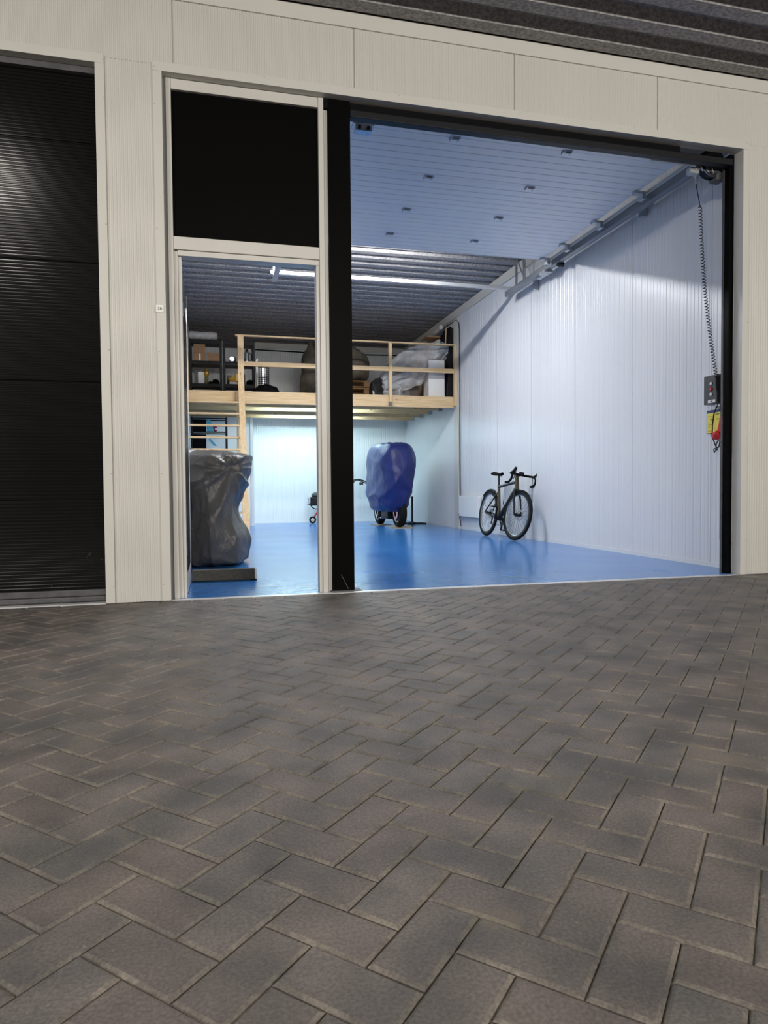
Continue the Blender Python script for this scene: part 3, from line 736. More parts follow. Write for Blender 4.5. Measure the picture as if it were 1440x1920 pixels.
# washing machine drum
dm = thing('perforated_drum', 'perforated steel drum standing on the loft right of the shelves', 'drum', (.995, 9.0, ZL))
def drum_mat():
    m = mat('perforated_steel', (.62, .62, .62), .3, metal=.7); nt = m.node_tree; b = nt.nodes['Principled BSDF']
    tc = nt.nodes.new('ShaderNodeTexCoord'); mp = nt.nodes.new('ShaderNodeMapping'); nt.links.new(tc.outputs['UV'], mp.inputs[0])
    v = nt.nodes.new('ShaderNodeTexVoronoi'); v.inputs['Scale'].default_value = 1; v.inputs['Randomness'].default_value = 0
    nt.links.new(mp.outputs[0], v.inputs['Vector']); r = nt.nodes.new('ShaderNodeValToRGB'); r.color_ramp.interpolation = 'CONSTANT'
    r.color_ramp.elements[0].color = (.75, .75, .73, 1); r.color_ramp.elements[1].position = .40; r.color_ramp.elements[1].color = (.03, .03, .03, 1)
    nt.links.new(v.outputs['Distance'], r.inputs[0]); nt.links.new(r.outputs[0], b.inputs['Base Color']); return m
mb = MB(); n = 40; uvl = mb.bm.loops.layers.uv.new('UVMap')
rg = [[mb.bm.verts.new(Vector((.995+.135*math.cos(2*PI*k/n), 9.0+.135*math.sin(2*PI*k/n), ZL+h))) for k in range(n+1)] for h in (0, .66)]
for k in range(n):
    f = mb.bm.faces.new((rg[0][k], rg[0][k+1], rg[1][k+1], rg[1][k]))
    for l, (a, b) in zip(f.loops, ((k, 0), (k+1, 0), (k+1, 1), (k, 1))): l[uvl].uv = (a*.40, b*17)
mb.build('perforated_wall', drum_mat(), dm, True)
MB().lathe([(.137, 0), (.142, .01), (.137, .02), (.12, .02), (.12, 0)], (.995, 9.0, ZL+.65), n=40).build('rim', steel, dm, True)
tag(B(.852, .885, 8.70, 8.74, ZL, 3.38, bev=.002).build('white_batten', white_paint), 'narrow white upright batten between shelf unit and perforated drum', 'batten')
cloth_heap('black_coat', (1.02, 8.45, ZL+.095), (.235, .15, .15), black_matte, 'black coat heaped on the loft floor in front of the perforated drum', 'coat', 9)
# pallets and the covered heap behind the black post
for k in range(3):
    z = ZL+k*.145; pt = thing('wooden_pallet', ['bottom pallet of the stack on the loft, beside the black post', 'middle pallet of the stack on the loft, beside the black post', 'top pallet of the stack on the loft, under the taupe cloth'][k], 'pallet', (2.65, 9.0, z), 'pallets stacked on the loft')
    for x in (2.13, 2.58, 3.03):
        for y in (8.70, 9.3): B(x, x+.10, y, y+.10, z+.020, z+.110).build('block', wood_pal, pt)
    for y in (8.70, 9.0, 9.3): B(2.12, 3.14, y, y+.10, z, z+.019).build('bottom_board', wood_pal, pt)
    for y in (8.69, 8.88, 9.07, 9.31): B(2.12, 3.14, y, y+.10, z+.111, z+.132).build('top_board', wood_pal, pt)
cloth_heap('taupe_dust_sheet', (2.70, 9.05, ZL+.437+.30), (.50, .40, .46), tan_cloth, 'taupe dust sheet over a rounded load on the pallets', 'sheet', 3, .16, 2.2, 40)
cloth_heap('dark_olive_sack', (2.14, 9.75, ZL+.53), (.28, .25, .80), tan_cloth, 'tall dark olive sack left of the black post on the loft', 'sack', 6, .2, 2.2, 30)
cloth_heap('grey_refuse_bag', (3.42, 9.0, ZL+.19), (.26, .22, .31), bag_grey, 'bulging dark grey refuse bag right of the pallets', 'bag', 4, .22, 2.6, 36)
cloth_heap('charcoal_bag', (3.62, 9.60, ZL+.26), (.26, .22, .40), bag_grey, 'larger charcoal bag standing behind the refuse bag', 'bag', 14, .2, 2.2, 36)
tag(MB().lathe([(.09, 0), (.10, .01), (.10, .03), (.08, .04)], (3.19, 8.62, ZL+.12), (1, -.2, .1), 24).build('white_disc', white_paint, None, True), 'small white round tin leaning against the pallets', 'tin')
# leaning boards and wall leaners on the right
tag(MB().prism([(4.12, 10.6, ZL), (4.62, 10.6, ZL), (4.66, 10.75, 4.06), (4.42, 10.75, 3.98), (4.22, 10.75, 3.66)], (.0, .03, 0)).build('leaning_board', tan_cloth), 'grey-brown cloth-covered board leaning against the far right wall', 'board')
for k in range(11):
    y = 8.85+k*.14; c = .02*math.sin(k*2.1)
    o = MB().prism([(4.42, y, ZL), (4.46, y, ZL), (4.60, y, 3.90+c), (4.56, y, 3.90+c)], (0, .075, 0)).build('timber_slat', wood_z if k % 3 else cardboard)
    tag(o, 'upright pine slat in the row leaning on the right wall', 'slat', 'pine slats leaning on the right wall')
tag(MB().prism([(4.36, 8.42, ZL), (4.41, 8.42, ZL), (4.57, 8.42, 3.86), (4.52, 8.42, 3.86)], (0, .36, 0)).build('white_board', white_paper), 'wide off-white board leaning next to the pine slats', 'board')
tag(MB().box(4.30, 4.60, 8.44, 8.82, 3.905, 3.94).build('beige_plank', cardboard), 'beige plank resting across the tops of the leaning boards', 'plank')
bp_ = thing('panel_stack', 'tall black panels stacked upright against the right wall at the loft edge', 'panel', (4.55, 8.05, ZL))
MB().prism([(4.52, 7.83, ZL), (4.64, 7.83, ZL), (4.64, 7.83, 3.95), (4.60, 7.83, 4.0)], (0, .45, 0)).build('sheet', black_plastic, bp_)
MB().prism([(4.525, 8.29, ZL), (4.56, 8.29, ZL), (4.60, 8.29, 3.93), (4.565, 8.29, 3.93)], (0, .12, 0)).build('sheet', black_gloss, bp_)
B(4.505, 4.520, 7.86, 7.875, 3.66, 3.98, rot=Matrix.Rotation(.05, 3, 'Y')).build('pine_batten', wood_z, bp_)
mb = MB(); mb.tube([(4.47, 8.02, 4.02), (4.50, 8.3, 4.02), (4.53, 8.9, 4.01), (4.55, 9.6, 4.0)], [.045, .055, .05, .03], 14)
for v in mb.bm.verts: v.co += Vector((1, 0, 1))*.012*noise.noise(v.co*20)
tag(mb.build('white_roll', wrap, None, True), 'long white wrapped roll lying on top of the black panels', 'roll')
wb = thing('white_cabinet', 'plain white cabinet standing at the front right of the loft', 'cabinet', (4.34, 8.3, ZL))
MB().box(4.165, 4.50, 7.92, 8.25, ZL, 3.335, bev=.004).build('body', white_paint, wb)
B(4.175, 4.49, 7.914, 7.919, ZL+.02, 3.325).build('door', white_paint, wb)
tag(MB().prism([(3.82, 8.45, ZL), (4.12, 8.45, ZL), (4.12, 8.45, 3.2)], (0, .03, 0)).build('brown_board', brown), 'brown board propped between the plastic sheet and the white cabinet', 'board')
tag(MB().prism([(3.70, 8.15, ZL), (3.86, 8.15, ZL), (3.84, 8.22, ZL+.22), (3.74, 8.22, ZL+.20)], (0, .03, 0)).build('grey_flap', drain_grey), 'small grey panel on the loft floor under the plastic sheet', 'panel')
# clear plastic sheeting draped over things
def drape_fn(u, v):
    # u along from lower left to upper right, v across
    a = Vector((3.24, 8.05, 2.86)).lerp(Vector((4.56, 8.02, 3.58)), u)
    wdt = .17+.20*math.sin(PI*min(1, u*1.05))
    p = a+Vector((-.35, 0, .94)).normalized()*((v-.5)*2*wdt)
    p.y += -.16*math.sin(PI*v)+.06*noise.noise(Vector((u*7, v*5, 1)))
    p += Vector((.03, .05, .05))*noise.noise(Vector((u*11, v*9, 4)))
    if p.x > 4.12: p.z = max(p.z, 3.345+.02*noise.noise(p*9)); p.x = min(p.x, 4.60)
    p.z = max(p.z, ZL+.012)
    return p
ps = MB().grid(drape_fn, 44, 26).build('plastic_sheet', plastic, None, True)
tag(ps, 'crumpled clear plastic sheet draped from the floor up over the white cabinet', 'sheet')
def fall_fn(u, v):
    x = 3.26+.42*u+.05*noise.noise(Vector((u*5, v*4, 9))); z = ZL+.012+.34*v+.03*math.sin(u*9)*v
    y = 7.98+.12*v+.07*noise.noise(Vector((u*8, v*6, 2)))+.05*math.sin(u*14)
    return (x, y, z)
ps2 = MB().grid(fall_fn, 26, 18).build('plastic_bundle', plastic, None, True)
tag(ps2, 'bunched end of clear plastic film on the loft floor behind the railing post', 'film')

# ------------------------------------------------------------------ under the loft
rk = thing('storage_rack', 'black metal storage rack with black bins under the loft on the left', 'rack', (-.05, 9.4, 0))
for x in (-.43, .255):
    for y in (9.25, 9.65): B(x, x+.038, y, y+.038, 0, 2.28, bev=.002).build('upright', black_plastic, rk)
for z in (.35, .95, 1.50, 1.96, 2.24):
    mb = MB(); mb.box(-.43, .29, 9.255, 9.27, z, z+.025); mb.box(-.43, .29, 9.66, 9.675, z, z+.025); mb.box(.27, .29, 9.26, 9.67, z, z+.025)
    mb.build('shelf_frame', black_plastic, rk)
def bin_(x0, x1, z0, z1, lab): tag(B(x0, x1, 9.32, 9.62, z0, z1, bev=.006).build('storage_bin', black_matte), lab, 'bin', 'black bins on the storage rack')
bin_(-.42, -.13, 1.986, 2.235, 'black bin on the second shelf from the top of the rack')
bin_(-.42, -.13, 1.526, 1.93, 'taller black bin one shelf below, above the grey cover')
hm = thing('safety_helmet', 'small dark red helmet on the rack beside a light blue funnel', 'helmet', (.02, 9.4, 1.986))
MB().blob((.035, 9.50, 2.06), (.062, .07, .073), 18, 12).build('shell', mat('dark_red_paint', (.30, .01, .05), .25), hm, True)
B(.045, .095, 9.43, 9.45, 2.04, 2.07, bev=.005).build('visor', white_paint, hm)
fnl = MB().prism([(-.115, 9.30, 2.235), (-.045, 9.30, 2.235), (.03, 9.30, 1.99), (-.115, 9.30, 1.99)], (0, .10, 0)).build('light_blue_funnel', blue_cloth_l)
tag(fnl, 'light blue funnel shaped item standing beside the dark red helmet', 'funnel')
tag(MB().prism([(-.09, 9.30, 1.83), (-.05, 9.30, 1.85), (.08, 9.30, 1.70), (.02, 9.30, 1.70)], (0, .05, 0)).build('light_blue_scoop', blue_cloth_l), 'light blue slanted scoop just above the grey cover', 'scoop')
gp = thing('bench_vice', 'grey metal clamp on a post left of the stair, above the grey cover', 'clamp', (-.34, 6.0, 0))
MB().cyl((-.33, 6.0, 0), (-.33, 6.0, 1.45), .02).build('pole', drain_grey, gp)
MB().box(-.37, -.25, 5.95, 6.05, 1.36, 1.42, bev=.01).cyl((-.25, 6.0, 1.40), (-.22, 6.0, 1.40), .03).build('jaw', galv, gp)

# tiller against the back wall
tl_ = thing('garden_tiller', 'black and red garden tiller standing by the back wall under the loft', 'tiller', (2.4, 10.9, 0))
MB().box(2.19, 2.62, 10.75, 11.05, .42, .62, bev=.03).build('engine', black_plastic, tl_)
MB().blob((2.42, 10.9, .66), (.20, .15, .085), 20, 12).build('fuel_tank', dark_grey, tl_, True)
MB().box(2.14, 2.19, 10.80, 10.98, .48, .62, bev=.01).build('exhaust', galv, tl_)
MB().box(2.36, 2.66, 10.80, 11.0, .28, .42, bev=.02).build('gearbox', dark_grey, tl_)
MB().tube([(2.12, 10.85, .46), (2.18, 10.85, .45), (2.24, 10.85, .37), (2.31, 10.85, .335), (2.42, 10.85, .36)], .012, 8).build('front_guard', black_plastic, tl_, True)
MB().tube([(2.40, 10.9, .33), (2.24, 10.88, .08)], .017, 8).build('wheel_arm', red, tl_, True)
wh = MB().lathe([(.045, -.02), (.075, -.02), (.085, 0), (.075, .02), (.045, .02)], (2.24, 10.86, .0855), (0, 1, 0), 24, closed=True).build('transport_wheel', rubber, tl_, True)
MB().lathe([(.02, -.025), (.045, -.012), (.045, .012), (.02, .025)], (2.24, 10.86, .0855), (0, 1, 0), 20).build('rim', panel_cream, wh, True)
MB().box(2.52, 2.82, 10.78, 11.02, .0, .26, bev=.03).build('tine_hood', red, tl_)
for y in (10.72, 11.08):
    MB().tube([(2.62, y, .45), (2.9, y, .66), (3.24, y, 1.0), (3.32, y, 1.03), (3.43, y, 1.0), (3.66, y, .90)], .013, 8).build('handlebar', black_plastic, tl_, True)
MB().box(3.34, 3.43, 10.70, 10.76, .90, .96, bev=.01).build('control_lever', dark_grey, tl_)

# stand with base behind the blue cover
sd = thing('paddock_stand', 'black steel stand with flat base plates behind the blue cover', 'stand', (4.4, 9.7, 0))
B(4.31, 4.35, 9.68, 9.72, .02, .62).build('upright', black_plastic, sd)
MB().box(4.18, 4.62, 9.55, 9.62, 0, .03).box(4.18, 4.62, 9.78, 9.85, 0, .03).box(4.30, 4.36, 9.55, 9.85, .03, .05).build('base', black_plastic, sd)

# ------------------------------------------------------------------ covered motorcycle (blue)
def moto_wheel(parent, cx, cy, r, wd, ang, nm='wheel'):
    ax = Vector((math.cos(ang), math.sin(ang), 0)); c = Vector((cx, cy, r+.012))
    t = MB().lathe([(r*.66, -wd*.42), (r*.86, -wd*.5), (r*.96, -wd*.38), (r, -wd*.12), (r, wd*.12), (r*.96, wd*.38), (r*.86, wd*.5), (r*.66, wd*.42)], c, ax, 48, closed=True).build(nm, rubber, parent, True)
    MB().lathe([(r*.60, -wd*.40), (r*.67, -wd*.42), (r*.67, wd*.42), (r*.60, wd*.40)], c, ax, 40, closed=True).build('rim', steel, t, True)
    mb_ = MB(); a = ax.orthogonal().normalized(); b = ax.cross(a)
    for k in range(5):
        d = a*math.cos(2*PI*k/5)+b*math.sin(2*PI*k/5); mb_.tube([c, c+d*r*.62], .018, 6)
    mb_.cyl(c-ax*wd*.5, c+ax*wd*.5, .03).build('spokes', black_plastic, t)
    MB().lathe([(r*.28, 0), (r*.48, 0), (r*.48, .005), (r*.28, .005)], c-ax*(wd*.5+.01), ax, 36, closed=True).build('brake_disc', steel, t, True)
    return t
def cover(name, m, parent, tab, cy, seed, fold, knot=None, n=140, sub=9, expn=2.6):
    """tab: list of (z, cx, rx, ry, dy) from the hem to the top"""
    mb_ = MB(); rings = []
    rows = []
    for i in range(len(tab)-1):
        for q in range(sub):
            t = q/sub; p0, p1 = tab[max(i-1, 0)], tab[i]; p2, p3 = tab[i+1], tab[min(i+2, len(tab)-1)]
            rows.append([.5*((2*b)+(c_-a)*t+(2*a-5*b+4*c_-d)*t*t+(-a+3*b-3*c_+d)*t**3) for a, b, c_, d in zip(p0, p1, p2, p3)])
    rows.append(list(tab[-1])); zt = tab[-1][0]; zb = tab[0][0]
    for (z, cx, rx, ry, dy) in rows:
        ring = []; h = (z-zb)/(zt-zb)
        for k in range(n):
            a = 2*PI*k/n; ca, sa = math.cos(a), math.sin(a)
            x = cx+rx*math.copysign(abs(ca)**(2/expn), ca); y = cy+dy+ry*math.copysign(abs(sa)**(2/expn), sa)
            p = Vector((x, y, z)); d = Vector((ca, sa, 0))
            f = fold(a, h, p, seed)
            f *= min(1, (1-h)*6+.15)
            p += d*f
            p.z += .012*noise.noise(Vector((a*3, h*4, seed)))*(1 if h > .02 else 2.2)
            ring.append(mb_.bm.verts.new(p))
        rings.append(ring)
    for i in range(len(rings)-1):
        for k in range(n): mb_.bm.faces.new((rings[i][k], rings[i][(k+1) % n], rings[i+1][(k+1) % n], rings[i+1][k]))
    # close the top
    c = sum((v.co for v in rings[-1]), Vector())/n; last = rings[-1]
    for s_, dz in ((.6, .006), (.25, .009)):
        nr = [mb_.bm.verts.new(c.lerp(v.co, s_)+Vector((0, 0, dz))) for v in rings[-1]]
        for k in range(n): mb_.bm.faces.new((last[k], last[(k+1) % n], nr[(k+1) % n], nr[k]))
        last = nr
    mb_.bm.faces.new(last)
    return mb_.build(name, m, parent, True)
def ridge(t): return (1-abs(2*(t-math.floor(t))-1))**2
mo = thing('covered_motorcycle', 'motorcycle hidden under a shiny dark blue cover with two wheels showing', 'motorcycle', (3.62, 8.75, 0))
moto_wheel(mo, 3.66, 8.34, .30, .155, .05)
moto_wheel(mo, 3.60, 9.75, .30, .155, .0)
def vee(t): return (1-abs(math.sin(t)))**1.6
def fold_b(a, h, p, s):
    ph = math.atan2(p.x-3.56, max(.05, p.z-.22)); r = math.hypot(p.x-3.56, p.z-.22)
    w_ = noise.noise(p*1.6)
    rad = vee(ph*6.5+.8+.7*w_)*min(1, r*1.2)*max(0, 1-h*1.05)**.6
    dg = vee((p.x*.9+p.z*1.1)*4.2+.5+1.1*noise.noise(p*1.3+Vector((3, 0, 0))))*(1-h)**.7*min(1, h*5)
    dg2 = vee((-p.x*1.5+p.z*1.2+p.y*.4)*3.1+.9*noise.noise(p*1.5+Vector((8, 0, 0))))*(1-h)**.5*min(1, h*4)
    return .065*rad+.048*dg+.042*dg2+.010*noise.noise(p*6)
cover('cover', cover_blue, mo, [(.33, 3.57, .20, .74, 0), (.42, 3.57, .30, .86, 0), (.60, 3.585, .335, .93, 0), (.85, 3.60, .375, .97, 0), (1.15, 3.615, .395, .98, 0), (1.40, 3.615, .41, .96, -.02), (1.58, 3.61, .395, .88, -.06), (1.69, 3.60, .33, .74, -.1), (1.735, 3.60, .22, .50, -.12)], 8.95, 2, fold_b)
# engine and frame parts glimpsed under the cover
MB().box(3.52, 3.68, 8.75, 9.35, .16, .42, bev=.03).build('engine', black_plastic, mo)
MB().box(3.42, 3.78, 8.95, 9.05, .17, .20, bev=.01).build('footpegs', steel, mo)
tag(MB().prism([(3.42, 9.20, 0), (3.40, 9.86, 0), (3.78, 9.95, 0), (3.80, 9.55, 0)], (0, 0, .011)).build('wheel_board', mat('plywood', (.42, .28, .15), .7)), 'flat plywood board under the rear wheel of the blue-covered motorcycle', 'board')
tag(MB().prism([(3.45, 8.02, 0), (3.50, 8.50, 0), (3.98, 8.56, 0), (3.86, 8.02, 0)], (0, 0, .011)).build('wheel_board', mat('pale_plywood', (.52, .38, .22), .7)), 'pale board under the front wheel of the blue-covered motorcycle', 'board')

# ------------------------------------------------------------------ grey covered vehicle
gc = thing('covered_vehicle', 'bulky item hidden under a creased dark grey cover beside the doorway', 'covered vehicle', (0, 2.9, 0))
K = Vector((.19, 2.1, 1.02))
def fold_g(a, h, p, s):
    v = Vector((p.x-K.x, 0, p.z-K.z)); r = v.length+1e-3; ang = math.atan2(v.z, v.x)
    front = max(0, -math.sin(a))**.7
    rad = vee(ang*3.5+.4+.9*noise.noise(p*1.5))*min(r*3.5, 1)*math.exp(-r*.8)*.085
    rad2 = vee(ang*5.5+1.6+1.2*noise.noise(p*2.2))*min(r*4, 1)*math.exp(-r*1.6)*.055
    dip = -.045*math.exp(-(r/.06)**2)
    vert = .045*vee(a*4.6+.6+1.2*noise.noise(Vector((a*1.3, p.z*1.6, s))))*(1-h)**.6
    bottom = .02*vee(p.z*16+a*3+noise.noise(p*4))*math.exp(-h*9)
    return front*(rad+rad2+dip)+vert+bottom+.018*noise.noise(p*2.6+Vector((s, 0, 0)))+.012*noise.noise(p*8)
cover('cover', cover_grey, gc, [(.012, .03, .22, .74, 0), (.05, .03, .29, .86, 0), (.16, .025, .325, .90, 0), (.30, .025, .325, .90, 0), (.46, .0, .275, .86, 0), (.62, -.01, .250, .82, 0), (.80, .0, .32, .80, 0), (.95, .01, .365, .78, 0), (1.08, .02, .39, .74, 0), (1.135, .03, .395, .70, 0), (1.16, .025, .38, .64, 0), (1.195, -.02, .24, .48, 0), (1.22, -.08, .13, .30, 0)], 2.88, 6, fold_g, expn=2.6, n=200)

# dark beam on the floor by the doorway
bm_ = thing('floor_beam', 'dark felt-covered beam with pale end lying on the blue floor by the doorway', 'beam', (.08, 1.0, 0))
B(-.19, .335, .96, 1.06, .008, .098, bev=.004).build('body', green_dark, bm_)
B(.3355, .352, .958, 1.062, .010, .100, bev=.003).build('end_cap', white_paper, bm_)
B(.30, .352, .965, 1.055, 0, .0078).build('foot', black_matte, bm_)

# ------------------------------------------------------------------ bicycle leaning on the right wall
bk_ = bpy.data.objects.new('road_bicycle', None); COL.objects.link(bk_)
bk_['label'] = 'black and olive drop-bar bicycle leaning against the white right wall'; bk_['category'] = 'bicycle'
S = 1.10
def L(o, smooth=True): return o
def bike_build(mb_, name, m, parent, smooth=True): return mb_.build(name, m, parent, smooth, world=False)
def bwheel(parent, c, r, lab, steer=None):
    root = bpy.data.objects.new('wheel', None); COL.objects.link(root); root.parent = parent; root.location = c
    if steer: root.rotation_euler = (0, 0, steer)
    o = Vector((0, 0, 0)); ax = (0, 1, 0)
    t = [(r-.020+.020*math.cos(a), .0195*math.sin(a)) for a in [2*PI*k/14 for k in range(14)]]
    bike_build(MB().lathe(t, o, ax, 72, closed=True), 'tyre', rubber, root)
    bike_build(MB().lathe([(r-.075, 0), (r-.062, -.011), (r-.036, -.012), (r-.036, .012), (r-.062, .011)], o, ax, 64, closed=True), 'rim', carbon, root)
    bike_build(MB().lathe([(r-.0745, -.003), (r-.0725, -.009), (r-.066, -.0118), (r-.068, -.0095)], o, ax, 64, closed=True), 'rim_line', galv, root)
    mb_ = MB()
    for k in range(24):
        a = 2*PI*k/24; b = a+(.5 if k % 2 else -.5); sd_ = .026 if (k//2) % 2 else -.026
        mb_.tube([(.022*math.cos(b), sd_, .022*math.sin(b)), ((r-.07)*math.cos(a), 0, (r-.07)*math.sin(a))], .0013, 4)
    bike_build(mb_, 'spokes', black_matte, root)
    bike_build(MB().cyl((0, -.05, 0), (0, .05, 0), .017).lathe([(.026, 0), (.026, .006)], (0, .023, 0), ax, 18).lathe([(.026, 0), (.026, .006)], (0, -.029, 0), ax, 18), 'hub', black_plastic, root)
    bike_build(MB().lathe([(.052, 0), (.078, 0), (.078, .002), (.052, .002)], (0, .036, 0), ax, 36, closed=True), 'brake_disc', galv, root)
    return root
Rw = .345
RC, FC, BBp = Vector((-.50, 0, Rw)), Vector((.52, 0, Rw)), Vector((-.085, 0, .275))
ST, HT, HB = Vector((-.235, 0, .745)), Vector((.355, 0, .85)), Vector((.405, 0, .69))
bwheel(bk_, RC, Rw, 'rear')
# frame
bike_build(MB().tube([HT+Vector((0, 0, .012)), HB], [.027, .031], 14), 'head_tube', olive, bk_)
bike_build(MB().tube([ST-Vector((0, 0, .01)), HT-Vector((-.005, 0, .05))], [.018, .023], 14), 'top_tube', carbon, bk_)
bike_build(MB().tube([BBp, HB+Vector((-.01, 0, .03))], [.033, .030], 16), 'down_tube', carbon, bk_)
bike_build(MB().tube([BBp, ST+Vector((-.005, 0, .02))], [.028, .020], 14), 'seat_tube', olive, bk_)
mb = MB()
for s_ in (-1, 1):
    mb.tube([BBp+Vector((-.02, .02*s_, 0)), RC+Vector((.02, .062*s_, 0))], [.015, .010], 10)
    mb.tube([ST+Vector((.01, .012*s_, -.10)), RC+Vector((0, .060*s_, .01))], [.011, .009], 10)
bike_build(mb, 'rear_stays', carbon, bk_)
bike_build(MB().cyl(BBp+Vector((0, -.045, 0)), BBp+Vector((0, .045, 0)), .032), 'bottom_bracket', carbon, bk_)
sp_ = ST+(ST-BBp).normalized()*.165
bike_build(MB().tube([ST, sp_], .0145, 12), 'seat_post', carbon, bk_)
def sadf(u, v):
    x = sp_.x-.135+.265*u; hw = (.068*(1-u)**.9+.020)*(1 if u > .04 else .75); y = (v-.5)*2*hw
    z = sp_.z+.045-.028*abs(2*v-1)**3+.012*(1-u)**3-.012*math.sin(PI*u); return (x, y, z)
sdl = bike_build(MB().grid(sadf, 20, 12), 'saddle', black_matte, bk_)
md = sdl.modifiers.new('s', 'SOLIDIFY'); md.thickness = .022
bike_build(MB().tube([sp_+Vector((-.09, .022, .022)), sp_+Vector((0, .022, .006)), sp_+Vector((.09, .022, .03))], .0035, 6).tube([sp_+Vector((-.09, -.022, .022)), sp_+Vector((0, -.022, .006)), sp_+Vector((.09, -.022, .03))], .0035, 6), 'saddle_rails', steel, bk_)
# fork, stem, bars and front wheel turn together
sa = (HT-HB).normalized()
fk = bpy.data.objects.new('steering', None); COL.objects.link(fk); fk.parent = bk_; fk.location = HB
STEER = .13
q = Matrix.Rotation(STEER, 4, sa); fk.rotation_mode = 'QUATERNION'; fk.rotation_quaternion = q.to_quaternion()
def FK(v): return Vector(v)-HB
mb = MB()
for s_ in (-1, 1): mb.tube([FK(HB+Vector((.003, .030*s_, -.012))), FK(HB+Vector((.045, .052*s_, -.14))), FK(FC+Vector((.0, .055*s_, 0)))], [.018, .013, .010], 10)
mb.tube([FK(HB+Vector((.003, -.036, -.012))), FK(HB+Vector((.003, .036, -.012)))], .024, 12)
bike_build(mb, 'fork', carbon, fk)
wf = bwheel(fk, FK(FC), Rw, 'front')
stem0 = HT+sa*.035; stem1 = stem0+Vector((.095, 0, .012))
bike_build(MB().tube([FK(stem0), FK(stem1)], [.019, .017], 12).cyl(FK(HT), FK(HT+sa*.06), .021), 'stem', carbon, fk)
for s_ in (-1, 1):
    b0 = stem1
    pts = [b0, b0+Vector((0, .09*s_, 0)), b0+Vector((0, .155*s_, .002)), b0+Vector((.03, .175*s_, 0)), b0+Vector((.075, .182*s_, -.008)), b0+Vector((.098, .187*s_, -.045)), b0+Vector((.085, .192*s_, -.095)), b0+Vector((.045, .196*s_, -.125)), b0+Vector((-.03, .20*s_, -.13))]
    bike_build(MB().tube([FK(p) for p in pts], .0155, 10), 'handlebar', black_matte, fk)
    hd = b0+Vector((.075, .182*s_, 0))
    bike_build(MB().tube([FK(hd+Vector((-.02, 0, 0))), FK(hd+Vector((.04, 0, .018))), FK(hd+Vector((.075, 0, .055))), FK(hd+Vector((.08, 0, .078)))], [.019, .023, .021, .014], 10), 'brake_hood', rubber, fk)
    bike_build(MB().tube([FK(hd+Vector((.075, .004*s_, .045))), FK(hd+Vector((.098, .006*s_, 0))), FK(hd+Vector((.088, .010*s_, -.055))), FK(hd+Vector((.075, .012*s_, -.09)))], [.009, .008, .007, .005], 8), 'brake_lever', black_plastic, fk)
bike_build(MB().box(.0, .05, -.03, .03, -.015, .015, bev=.006), 'bar_computer', black_plastic, fk).location = FK(stem1+Vector((-.01, 0, .025)))
# drivetrain on the +y side in local space is the wall side for -y; the photo shows it on the room side
sgn = 1
bike_build(MB().lathe([(.062, 0), (.098, .0), (.101, .002), (.098, .004), (.062, .004)], BBp+Vector((0, .050*sgn, 0)), (0, 1, 0), 40, closed=True), 'chainring', dark_grey, bk_)
cka = Vector((math.cos(-1.95), 0, math.sin(-1.95)))
for s_, d in ((1, cka), (-1, -cka)):
    e = BBp+Vector((0, .062*s_, 0)); f = e+d*.172+Vector((0, .012*s_, 0))
    cr_ = bike_build(MB().tube([e, f], [.016, .012], 8).cyl(BBp+Vector((0, .04*s_, 0)), e+Vector((0, .008*s_, 0)), .02), 'crank', black_plastic, bk_)
    bike_build(MB().box(f.x-.045, f.x+.045, f.y+(.005 if s_ > 0 else -.085), f.y+(.085 if s_ > 0 else -.005), f.z-.010, f.z+.010, bev=.006), 'pedal', black_plastic, cr_)
mb = MB()
for k in range(6):
    rr = .026+.006*k; mb.lathe([(rr-.008, 0), (rr, 0), (rr, .002), (rr-.008, .002)], RC+Vector((0, .052-.0045*k, 0)), (0, 1, 0), 28, closed=True)
bike_build(mb, 'cassette', galv, bk_)
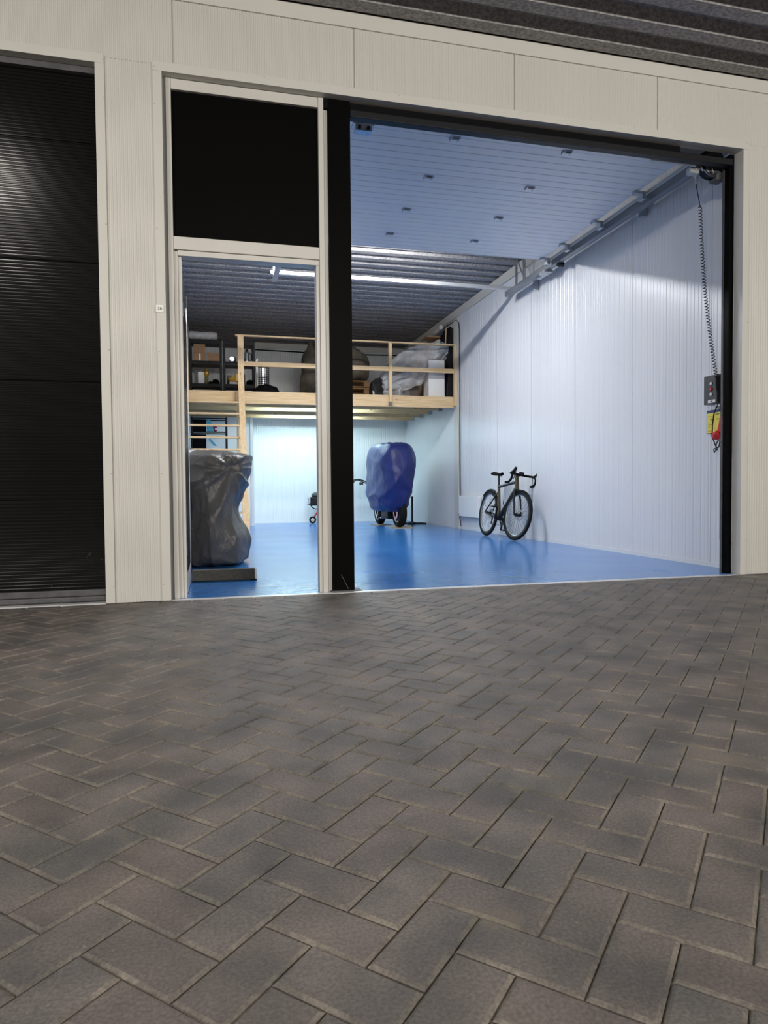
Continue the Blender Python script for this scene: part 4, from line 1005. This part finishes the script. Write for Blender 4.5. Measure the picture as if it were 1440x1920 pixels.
bike_build(MB().tube([BBp+Vector((.0, .052, .100)), RC+Vector((0, .042, .052))], .0035, 5).tube([BBp+Vector((0, .052, -.100)), RC+Vector((.03, .048, -.145)), RC+Vector((.005, .048, -.13))], .0035, 5), 'chain', dark_grey, bk_)
bike_build(MB().tube([RC+Vector((0, .055, -.02)), RC+Vector((.03, .058, -.075)), RC+Vector((.02, .055, -.145))], [.014, .011, .008], 8).lathe([(.022, 0), (.022, .006)], RC+Vector((.02, .05, -.14)), (0, 1, 0), 16).lathe([(.022, 0), (.022, .006)], RC+Vector((.03, .05, -.085)), (0, 1, 0), 16), 'rear_derailleur', black_plastic, bk_)
def fend(u, v):
    a = 1.05+u*1.35; rr = Rw+.016-.010*abs(2*v-1)**2; return RC+Vector((rr*math.cos(a), (v-.5)*.055, rr*math.sin(a)))
fd = bike_build(MB().grid(fend, 24, 8), 'mudguard', carbon, bk_); md = fd.modifiers.new('s', 'SOLIDIFY'); md.thickness = .003
bike_build(MB().tube([BBp+(HB-BBp)*.35+Vector((-.03, .0, .055)), BBp+(HB-BBp)*.52+Vector((-.03, 0, .055))], .004, 6).tube([BBp+(HB-BBp)*.30+Vector((-.01, 0, .035)), BBp+(HB-BBp)*.32+Vector((-.075, 0, .095)), BBp+(HB-BBp)*.40+Vector((-.11, 0, .11))], .006, 6), 'bottle_cage', black_plastic, bk_)
# place: contact line from rear to front, leaning towards the wall
rc_, fc_ = Vector((4.340, 5.42, 0)), Vector((4.330, 4.35, 0))
fdir = (fc_-rc_).normalized(); LEAN = .135
yl = Vector((0, 0, 1)).cross(fdir)                      # local +y
base = Matrix((fdir, yl, Vector((0, 0, 1)))).transposed()
side = -1 if yl.x > 0 else 1
rotl = Matrix.Rotation(side*LEAN, 3, 'X')
mw = (base @ rotl @ Matrix.Diagonal((S, S, S))).to_4x4()
mid = (rc_+fc_)/2
mw.translation = mid-(mw.to_3x3() @ Vector((.01, 0, 0)))+Vector((0, 0, .004))
bk_.matrix_world = mw
